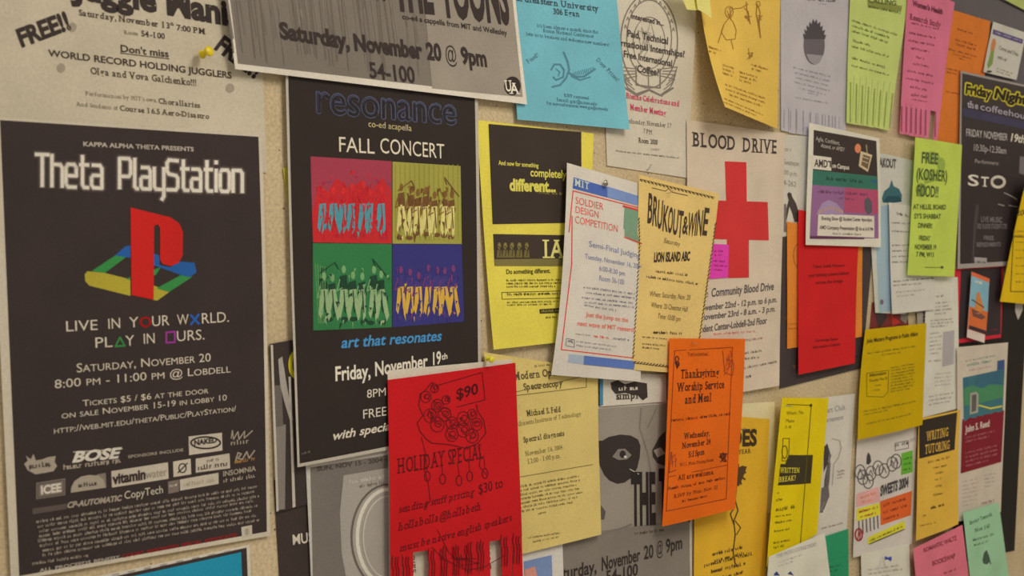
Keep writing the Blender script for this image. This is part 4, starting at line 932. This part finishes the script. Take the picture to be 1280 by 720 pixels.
# kosher food flyer
s = Sheet('flyer', 'lime green free food flyer with shadowy bold lettering, left of the black coffeehouse poster', F, [(1144, 171.5), (1202.5, 181), (1192.5, 346), (1134, 344)], D(4)+.0006, (176, 196, 78), warp=.001, lift=(.004, .001, .004, .004), bulge=(.002, .001))
s.z(1080, 140, 3.43).part('lettering'); KI = (70, 82, 44); KS = (140, 160, 66)
s.part('shadow_picture').oval(290, 195, 34, 26, KS, 0.6, 14).oval(330, 225, 18, 30, KS, 0.8, 12).poly([(250, 260), (300, 245), (320, 290), (260, 310)], KS, 0.6).oval(245, 335, 24, 30, (120, 140, 60), 0.8, 12)
s.part('lettering').t('FREE', 244, 218, 316, 224, 46, KI, 'bold', k=1.5).t('(KOSHER)', 222, 288, 356, 298, 46, KI, 'bold', k=1.5).t('FOOD!!', 224, 360, 318, 366, 46, KI, 'bold', k=1.5)
for tx, x0, y0, x1, h in (('AT HILLEL BOARD', 210, 416, 350, 20), ("SY'S SHABBAT", 214, 456, 328, 20), ('DINNER!', 230, 496, 292, 20), ('FRIDAY', 234, 550, 282, 20), ('NOVEMBER 19', 216, 588, 308, 20), ('7 PM, W11', 222, 620, 300, 20)):
    s.t(tx, x0, y0, x1, y0+2, h, KI, 'bold', k=1.5)
s.line([(260, 666), (330, 667)], .8, KI).oval(334, 666, 7, 6, KI, 1, 8)
s.done()

# red and black poster with kayak brochure
s = Sheet('poster', 'black poster with wide red border and brochure stuck on it, right edge', P_, [(1169, 339), (1254, 331.5), (1251, 422), (1170, 433)], D(1), (188, 40, 52), warp=.0006, nx=10, ny=10)
s.z(1060, 330, 3.6).part('black_panel').panel([(508, 26), (690, 14), (686, 316), (496, 338)], (46, 38, 40), 1, 5, 'gloss').g(640, 302, 668, 298, 10, (120, 40, 50), 2)
s.done()
s = Sheet('brochure', 'folded brochure with blue sky and orange paddler picture on the red bordered poster', 'brochure', [(1214.5, 339.5), (1237, 348.5), (1230.5, 428.5), (1208.5, 421.5)], D(2), (216, 190, 170), warp=.0002, nx=6, ny=8, lift=(.004, .010, .010, .003))
s.z(1060, 330, 3.6).part('cover_picture').panel([(556, 34), (636, 66), (634, 84), (555, 52)], (206, 96, 56), 1, 2).panel([(555, 52), (634, 84), (628, 215), (546, 190)], (120, 160, 182), 1, 4).panel([(546, 190), (628, 215), (620, 320), (538, 292)], (196, 100, 52), 1, 4)
s.poly([(578, 130), (590, 125), (596, 150), (612, 200), (590, 225), (566, 220), (572, 180)], (190, 120, 60), 2).poly([(555, 200), (590, 215), (618, 240), (600, 250), (560, 235)], (110, 70, 60), 2).line([(556, 160), (610, 195)], 1.2, (70, 60, 60), 3).panel([(545, 275), (620, 300), (620, 318), (543, 292)], (60, 44, 48), 2, 2).g(570, 82, 615, 98, 16, (220, 214, 200), 2)
s.done()

# yellow curled flyer at the right edge
s = Sheet('flyer', 'golden yellow flyer with boxed text at the right edge, beside the black poster', F, [(1285, 222), (1340, 228), (1326, 384), (1250, 377)], D(5), (200, 164, 22), lift=(.02, .02, .004, .001), p=.6, warp=.0006)
s.z(1080, 140, 3.43).part('lettering').t('2004', 650, 445, 720, 440, 24, (80, 66, 26), 'serifb').gl(640, 515, 800, 512, 9, 2, 20, (120, 98, 30)).frame([(640, 535), (820, 540), (800, 770), (628, 770)], 1, (90, 74, 28)).gl(650, 560, 790, 562, 6, 6, 34, (120, 98, 30)); s.done()

# dark strip far right
s = Sheet('poster', 'long plain black poster showing as a dark strip at the far right', P_, [(1200, 366), (1284, 374), (1268, 688), (1190, 706)], D(0), (30, 26, 24), kind='gloss', warp=.0004)
s.z(1060, 330, 3.6).part('paper_tip').poly([(752, 170), (786, 172), (786, 205), (765, 252), (752, 215)], (176, 168, 150)); s.done()

# news sheets
s = Sheet('news_sheet', 'narrow striped news sheet edge left of the long white typed sheet', 'paper', [(1146, 390), (1166, 388), (1166, 512), (1150, 516)], D(1), (150, 140, 122), warp=.0003, nx=6, ny=10)
s.z(0, 0, 1).part('striped_edge').panel([(1153.5, 390), (1158.5, 389), (1156.5, 513), (1151.5, 514)], (84, 76, 68), 1, 4)
for i in range(26): s.line([(1152.6, 394+i*4.6), (1158, 393.6+i*4.6)], 1, (150, 140, 122), 2)
s.done()
s = Sheet('news_sheet', 'long white typed sheet with grey photo block, between yellow flyer and red bordered poster', 'paper', [(1158, 345), (1197, 346.5), (1200, 510), (1153, 522)], D(2)+.0004, (204, 198, 180), warp=.0008, lift=(0, 0, .002, .002))
s.z(1060, 330, 3.6).part('lettering'); NW = (136, 128, 118)
s.g(395, 150, 430, 148, 12, NW).gl(390, 180, 475, 172, 9, 4, 16, NW, .3).gl(372, 258, 478, 250, 9, 3, 14, NW).gl(366, 318, 425, 310, 9, 6, 18, (150, 142, 130)).part('photo_block').panel([(428, 306), (478, 298), (474, 450), (424, 462)], (160, 152, 146), 1, 4)
s.part('lettering').g(362, 442, 420, 436, 10, NW).gl(376, 500, 480, 490, 8, 4, 17, (156, 148, 134), .5, centre=True).gl(364, 600, 486, 580, 8, 3, 18, NW, .3)
s.done()

# yellow program flyer
s = Sheet('flyer', 'bright yellow programme flyer with small text columns, lower right', F, [(1081.5, 412), (1157.5, 404), (1152.5, 531), (1072, 550)], D(3)+.0004, (180, 148, 8), warp=.001, lift=(.001, .004, .006, .006), bend=(-.003, .0015), bulge=(.003, 0))
s.z(1060, 330, 3.6).part('lettering'); YI = (116, 104, 24)
s.t('Jobs Matters Programs in Public Affairs', 84, 356, 314, 322, 18, (64, 56, 22), 'bold').g(88, 406, 308, 372, 9, YI).g(152, 412, 244, 400, 9, YI)
s.frame([(84, 492), (182, 478), (180, 575), (158, 598), (84, 596)], .9, YI).t('Information', 96, 508, 172, 496, 14, (80, 70, 22), 'bold').t('Thursday, Nov 30', 94, 532, 176, 518, 12, (80, 70, 22), 'sans').g(120, 550, 150, 546, 8, YI).g(115, 572, 145, 568, 10, YI)
s.gl(192, 470, 306, 450, 8, 9, 13.5, YI, .12).g(70, 668, 306, 620, 10, YI).g(70, 682, 180, 660, 8, YI).z(1020, 480, 3).g(190, 152, 355, 115, 7, YI)
s.done()

# writing tutoring
s = Sheet('flyer', 'amber writing tutoring flyer with black title box, lower right', F, [(1148.5, 523.5), (1200, 512), (1197.5, 655), (1145, 676)], D(4), (214, 160, 60), warp=.001, lift=(0, 0, .008, .002), bulge=(.002, 0))
s.z(1020, 480, 3).part('title_box').panel([(387, 138), (529, 106), (519, 246), (387, 280)], (50, 42, 34), 1, 4)
s.sub().t('WRITING', 414, 212, 495, 194, 32, (206, 158, 66), 'serifb', k=2).t('TUTORING', 408, 262, 500, 242, 32, (206, 158, 66), 'serifb', k=2)
s.part('lettering'); WI = (124, 88, 34)
s.g(420, 298, 502, 276, 10, WI)
for x0, y0, x1 in ((440, 318, 492), (448, 338, 478), (446, 362, 470), (448, 388, 470), (440, 420, 482)): s.g(x0, y0, x1, y0-(x1-x0)*.2, 8, WI)
s.g(430, 470, 480, 456, 12, (84, 58, 26)).g(388, 535, 450, 520, 6, WI).g(400, 498, 412, 494, 8, WI)
s.done()

# carnival flyer
s = Sheet('flyer', 'white flyer with bubble lettering and coloured label blocks, below the yellow programme flyer', F, [(1071, 548), (1146, 530), (1139, 680), (1066, 697)], D(1), (200, 190, 172), warp=.001, lift=(0, 0, .001, .002))
s.z(1020, 480, 3).part('bubble_lettering'); QI = (90, 84, 80)
for i, (cx, cy) in enumerate(((175, 350), (205, 335), (232, 315), (255, 325), (285, 300), (300, 290), (195, 365), (165, 330))): s.ring(cx, cy, 19, 27, 1.3, QI, n=14); s.line([(cx-8, cy+8), (cx, cy-12), (cx+8, cy+8)], 1.1, QI)
s.part('dark_figure').poly([(190, 270), (195, 255), (203, 268), (206, 290), (198, 302), (188, 300)], (66, 60, 60), 2)
s.part('colour_label').panel([(320, 260), (362, 248), (362, 330), (318, 342)], (96, 160, 50), 1, 3).gl(326, 285, 358, 278, 9, 3, 20, (60, 100, 36), k=2)
s.part('colour_label').panel([(240, 440), (360, 400), (355, 492), (242, 530)], (218, 92, 40), 1, 4).gl(252, 460, 345, 432, 12, 3, 26, (140, 50, 30), k=2)
s.part('colour_label').panel([(152, 412), (235, 385), (238, 440), (150, 462)], (214, 150, 140), 1, 3).g(165, 430, 225, 412, 10, (200, 120, 60), 2).g(170, 448, 215, 436, 8, (200, 120, 60), 2)
s.part('colour_label').panel([(152, 468), (238, 445), (242, 490), (150, 515)], (214, 196, 50), 1, 3).g(160, 484, 232, 464, 10, (150, 60, 50), 2).g(165, 502, 225, 486, 9, (150, 60, 50), 2)
s.part('colour_label').panel([(195, 575), (330, 512), (335, 540), (190, 602)], (200, 200, 50), 1, 3).g(200, 592, 325, 536, 9, (90, 90, 40), 2).line([(200, 600), (330, 545)], 1.2, (80, 76, 60), 2)
s.part('lettering').t('SWEETS 2004', 240, 420, 345, 384, 36, (70, 64, 64), 'heavy', k=2).g(298, 236, 345, 226, 14, (70, 64, 64)).frame([(296, 222), (346, 212), (346, 240), (296, 250)], .8, QI)
s.part('drawing')
for i in range(6): s.line([(160+i*14, 515-i*4), (162+i*14, 565-i*5)], 1.6, (90, 84, 84))
s.ring(160, 565, 13, 22, 2, (150, 50, 50)).scrib(150, 545, 172, 590, 6, 1, (150, 50, 50)); s.g(370, 300, 374, 300, 20, QI)
s.part('label_block').panel([(352, 205), (374, 198), (374, 212), (352, 218)], (170, 160, 150), 1, 1)
s.done()
s = Sheet('flyer', 'blank white sheet with blue pin at the bottom, below the bubble-lettered flyer', F, [(1076, 692), (1136.5, 679.5), (1138.5, 790), (1078, 800)], D(2)+.0006, (206, 200, 182), warp=.0006, nx=8, ny=8)
s.z(1020, 480, 3).part('lettering').gl(195, 700, 330, 680, 8, 3, 16, (150, 142, 130)); s.done()

# Reed lecture flyer
s = Sheet('flyer', 'white lecture flyer with blue-green photo and maroon block, far right', F, [(1196, 434), (1260, 428), (1251, 640), (1196.5, 652)], D(3), (195, 181, 156), warp=.001, lift=(.002, .0, .003, .003))
s.z(1060, 330, 3.6).part('photo')
s.panel([(516, 512), (704, 472), (696, 662), (520, 708)], (60, 104, 108), 1, 6).panel([(672, 436), (704, 430), (704, 474), (670, 480)], (58, 80, 116), 1, 2)
s.poly([(520, 560), (560, 545), (600, 560), (640, 540), (698, 545), (698, 600), (600, 625), (520, 640)], (70, 124, 84), 2)
for i in range(7): s.line([(520, 520+i*10), (700, 482+i*10)], 1, (54, 84, 112), 1.4)
s.panel([(548, 580), (586, 572), (584, 668), (546, 678)], (150, 146, 128), 3, 2).panel([(556, 590), (576, 586), (574, 660), (554, 666)], (90, 86, 76), 4, 1).line([(588, 636), (640, 650), (690, 640)], 2, (196, 186, 70), 3)
s.part('lettering').g(528, 440, 662, 414, 7, (120, 132, 120)).g(535, 462, 655, 438, 14, (96, 136, 118)).g(545, 482, 650, 462, 7, (160, 120, 130))
s.z(1020, 480, 3).part('maroon_block').panel([(548, 133), (705, 98), (694, 292), (542, 336)], (118, 32, 40), 1, 6)
s.sub().t('John S. Reed', 560, 182, 650, 158, 24, (210, 186, 176), 'bold', k=2).g(560, 205, 670, 178, 8, (160, 96, 96), 2).g(560, 220, 650, 198, 8, (160, 96, 96), 2).gl(560, 262, 690, 230, 8, 4, 16, (160, 96, 96), k=2)
s.part('lettering').gl(548, 370, 610, 356, 7, 7, 15, (170, 150, 140)).gl(632, 345, 672, 338, 6, 4, 14, (150, 142, 132)).g(622, 452, 670, 440, 10, (150, 100, 110))
s.done()

# bottom right sheets
s = Sheet('flyer', 'pink flyer at the bottom right, below the amber tutoring flyer', F, [(1141.5, 686), (1202.5, 656), (1216, 770), (1150, 790)], D(5)+.0006, (216, 106, 116), warp=.0008, lift=(.002, .004, .0, .0))
s.z(1020, 480, 3).part('lettering').t('ROMANTIC WALTZ', 404, 632, 528, 584, 16, (130, 52, 62), 'bold').t('BOOKSWAP', 436, 682, 522, 652, 18, (130, 52, 62), 'bold').g(480, 712, 530, 696, 8, (130, 52, 62)); s.done()
s = Sheet('flyer', 'mint green flyer with tiny dark emblem, at the bottom right corner', F, [(1203.5, 641), (1248, 628), (1266, 760), (1218, 775)], D(6)+.001, (150, 190, 146), warp=.0008, lift=(.002, .002, 0, 0))
s.z(1020, 480, 3).part('lettering'); MI = (82, 112, 82)
s.t('Singing Towards', 576, 528, 660, 494, 14, MI, 'serifb').t('Not 16?', 596, 556, 652, 538, 14, MI, 'serifb').g(588, 590, 668, 566, 10, MI).g(592, 608, 645, 592, 9, MI)
s.part('emblem').poly([(624, 660), (630, 632), (640, 622), (648, 645), (650, 668), (640, 676), (628, 674)], (66, 84, 66)).line([(645, 640), (655, 675)], 1.2, (66, 84, 66)); s.done()

# amber flyer and neighbours
s = Sheet('flyer', 'cream blank sheet between the orange thanksgiving flyer and slim yellow flyer', F, [(905, 506), (968, 502), (968, 640), (905, 650)], D(0), (200, 186, 140), warp=.0004, nx=8, ny=8).done()
s = Sheet('flyer', 'amber flyer with long-stemmed flower drawing, lower centre right of the thanksgiving flyer', F, [(869, 516), (961.5, 524), (955, 770), (867, 790)], D(1), (216, 156, 42), warp=.0008, lift=(0, .002, .004, .002))
s.z(800, 410, 2.323).part('heading').t('NUDES', 190, 345, 338, 340, 46, (62, 48, 30), 'heavy').t('OF THE YEAR', 232, 372, 322, 362, 12, (90, 68, 34), 'serifb').g(288, 298, 308, 296, 7)
s.part('flower_drawing'); FL = (78, 58, 34)
s.poly([(270, 415), (295, 400), (310, 402), (304, 420), (296, 440), (286, 460), (276, 455), (282, 430)], FL)
for a in range(6): s.line([(285, 425), (285+22*math.cos(a*.7-1.6), 425+30*math.sin(a*.7-1.6))], 2, FL, 2)
s.line([(280, 460), (276, 500), (284, 530), (272, 560), (276, 600), (270, 650), (276, 685)], 1.6, FL).line([(274, 520), (262, 540), (272, 570)], 1.6, FL).line([(276, 560), (292, 580), (280, 600)], 1.2, FL)
s.part('lettering')
for x0, y0, x1 in ((210, 662, 300), (216, 680, 305), (186, 694, 326), (206, 712, 306)): s.g(x0, y0, x1, y0-(x1-x0)*.25, 11, (84, 64, 32))
s.g(212, 735, 300, 712, 10, (84, 64, 32))
s.done()
s = Sheet('flyer', 'white club flyer with black ink head drawing, partly behind the slim yellow flyer', F, [(1012, 499), (1068.5, 492), (1058, 665), (1008, 678)], D(1), (198, 190, 170), warp=.0006)
s.z(1020, 480, 3).part('lettering').t('Dart Club', 22, 112, 108, 96, 20, (130, 124, 116), 'sans').t('Tournament', 14, 148, 102, 132, 18, (130, 124, 116), 'sans').gl(80, 332, 108, 326, 7, 3, 12).g(20, 545, 105, 522, 7)
s.part('head_drawing'); HB = (64, 58, 54)
for i in range(8): s.line([(40+i*2, 225+i*6), (52-i, 300), (48-i*2, 360), (36-i, 430), (16+i, 480)], 1.8, (HB if i % 2 else (120, 112, 104)))
s.poly([(28, 235), (42, 225), (48, 260), (42, 300), (28, 330)], HB, 2).line([(60, 205), (88, 212), (94, 240), (84, 275), (66, 300), (60, 380)], 1.2, (150, 142, 130)).poly([(20, 390), (46, 380), (50, 420), (30, 470), (14, 486)], (100, 92, 86), 1)
s.done()
s = Sheet('flyer', 'deep green flyer corner at the bottom, beside the white tilted sheet', F, [(1026, 672), (1060.5, 661), (1061, 780), (1032, 790)], D(2), (44, 132, 88), warp=.0004, nx=6, ny=6)
s.z(1020, 480, 3).part('lettering').gl(50, 690, 95, 680, 6, 2, 16, (30, 90, 62)); s.done()
s = Sheet('flyer', 'slim bright yellow flyer with black box, standing off the wall at its left edge', F, [(977.5, 497), (1035.5, 497.5), (1021, 667), (958, 708)], D(3), (206, 176, 16), warp=.0008, lift=(.012, .002, .004, .016), bulge=(.001, 0))
s.z(860, 480, 3).part('drawn_rule').line([(370, 76), (462, 80), (420, 610)], .9, (90, 80, 22)).oval(460, 80, 5, 6, (60, 52, 22), 2, 8).line([(362, 82), (392, 84)], 1.4, (176, 170, 90), 2).frame([(356, 204), (380, 204), (376, 288), (352, 288)], .9, (90, 80, 22)).ring(362, 255, 10, 24, 1.2, (90, 80, 22), n=12)
s.part('black_box').panel([(376, 266), (468, 266), (460, 372), (336, 380)], (58, 50, 30), 1, 4).panel([(346, 300), (380, 300), (376, 376), (338, 380)], (58, 50, 30), 1, 3)
s.sub().t('WRITTEN', 344, 332, 418, 332, 18, (200, 184, 60), 'serifb', k=2).t('BREAK?', 340, 368, 402, 360, 18, (200, 184, 60), 'serifb', k=2)
s.part('lettering'); KY = (112, 100, 24)
s.t('Where: The', 368, 116, 432, 112, 13, KY, 'sans').t('Mainz', 366, 144, 398, 144, 13, KY, 'sans').t('5-8', 362, 168, 386, 166, 11, KY, 'sans').g(334, 412, 346, 412, 8, KY).g(330, 440, 356, 436, 11, KY).g(328, 478, 400, 466, 14, KY).g(326, 500, 385, 492, 8, KY).g(326, 524, 390, 514, 9, KY).g(322, 556, 382, 546, 8, KY).gl(320, 600, 392, 585, 9, 2, 18, KY)
s.done()
s = Sheet('flyer', 'white sheet tilted upwards at the bottom, in front of the slim yellow flyer', F, [(961, 696), (1030.5, 666), (1044, 770), (955, 790)], D(6)+.012, (206, 202, 188), warp=.0008, lift=(0, .0, 0, 0))
s.z(860, 480, 3).part('lettering').t('THE PHYSICS DEPARTMENT', 332, 652, 484, 606, 13, (140, 134, 126), 'serif').gl(340, 672, 430, 642, 7, 2, 14, (160, 154, 144)).poly([(322, 712), (332, 702), (344, 718), (322, 718)], (54, 60, 110)).poly([(372, 712), (384, 702), (396, 718)], (54, 60, 110)); s.done()

# ================================================================== pins and staples
def lathe(name, prof, m, parent, n=12):
    V = []; Fc = []
    for (r, h) in prof:
        for i in range(n):
            a = 2*math.pi*i/n; V.append((r*math.cos(a), r*math.sin(a), h))
    for j in range(len(prof)-1):
        for i in range(n):
            Fc.append((j*n+i, j*n+(i+1) % n, (j+1)*n+(i+1) % n, (j+1)*n+i))
    Fc.append(tuple(range((len(prof)-1)*n, len(prof)*n)))
    return link(name, V, Fc, [m], parent=parent, smooth=True)
def pushpin(px, py, off, rgb, label, tilt=(0, 0), sc=1.0):
    e = bpy.data.objects.new('pushpin', None); COL.objects.link(e)
    e.location = at(px, py, off); e.rotation_euler = (math.radians(90+tilt[0]), 0, math.radians(tilt[1])); e.scale = (sc,)*3
    e['label'] = label; e['category'] = 'pin'
    m = mat(rgb, 'plastic')
    lathe('head', [(.0001, .0055), (.0045, .0055), (.0048, .0065), (.003, .0075), (.0026, .011), (.003, .0145), (.0052, .0155), (.0054, .0175), (.0046, .0185), (.0001, .0187)], m, e)
    lathe('needle', [(.0001, -.006), (.0005, -.003), (.0005, .006), (.0001, .0062)], mat((170, 165, 155), 'metal'), e, 8)
pushpin(248, 70, D(0)+.002, (236, 176, 24), 'bright yellow pushpin in the cream juggling flyer', (-12, 10))
pushpin(606, 447, D(2)+.003, (214, 190, 40), 'yellow pushpin at the top left corner of the pale yellow seminar flyer', (8, 0), .75)
pushpin(1104, 697, D(2)+.003, (44, 64, 140), 'blue pushpin in the blank white sheet at the bottom right', (0, 6), .8)
def tack(px, py, off, label):
    e = bpy.data.objects.new('thumbtack', None); COL.objects.link(e)
    e.location = at(px, py, off); e.rotation_euler = (math.radians(90), 0, 0); e['label'] = label; e['category'] = 'pin'
    lathe('head', [(.0001, .0002), (.0045, .0002), (.0047, .0006), (.0036, .0018), (.0018, .0025), (.0001, .0027)], mat((150, 140, 122), 'metal'), e)
    lathe('needle', [(.0001, -.008), (.0005, -.006), (.0005, 0), (.0001, .0002)], mat((150, 140, 122), 'metal'), e, 8)
tack(757, 229, D(3)+.009, 'small metal thumbtack at the top of the blue barred white flyer')
def staple(px, py, off, label, ang=0.0, w=.006):
    r = .0004
    def bx(a, b):
        V = [(x, y, z) for x in (a[0], b[0]) for y in (a[1], b[1]) for z in (a[2], b[2])]; return V
    V = bx((-w, -r, -r), (w, r, r))+bx((-w, -r, -r), (-w+2*r, .006, r))+bx((w-2*r, -r, -r), (w, .006, r))
    q = [(0, 1, 3, 2), (4, 6, 7, 5), (0, 4, 5, 1), (2, 3, 7, 6), (0, 2, 6, 4), (1, 5, 7, 3)]
    Fc = [tuple(i+8*k for i in f) for k in range(3) for f in q]
    o = link('staple', V, Fc, [mat((176, 168, 150), 'metal')]); o.location = at(px, py, off); o.rotation_euler = (0, math.radians(ang), 0)
    o['label'] = label; o['category'] = 'staple'
staple(869, 429, D(5)+.010, 'staple at the top of the orange thanksgiving flyer', 8)
staple(839, 240, D(4)+.011, 'staple at the top of the tan stitched-border flyer', -20)
staple(812, 209, D(0)+.003, 'staple at the bottom of the white crest flyer', -40)
staple(985, 507, D(3)+.012, 'staple at the top left of the slim yellow flyer', 0)
staple(1224, 22, D(0)+.003, 'staple in the dark slate poster, beside the carrot card', 60, .004)

# remove the helper used to read glyph outlines
bpy.data.objects.remove(_fo); bpy.data.curves.remove(_cu)
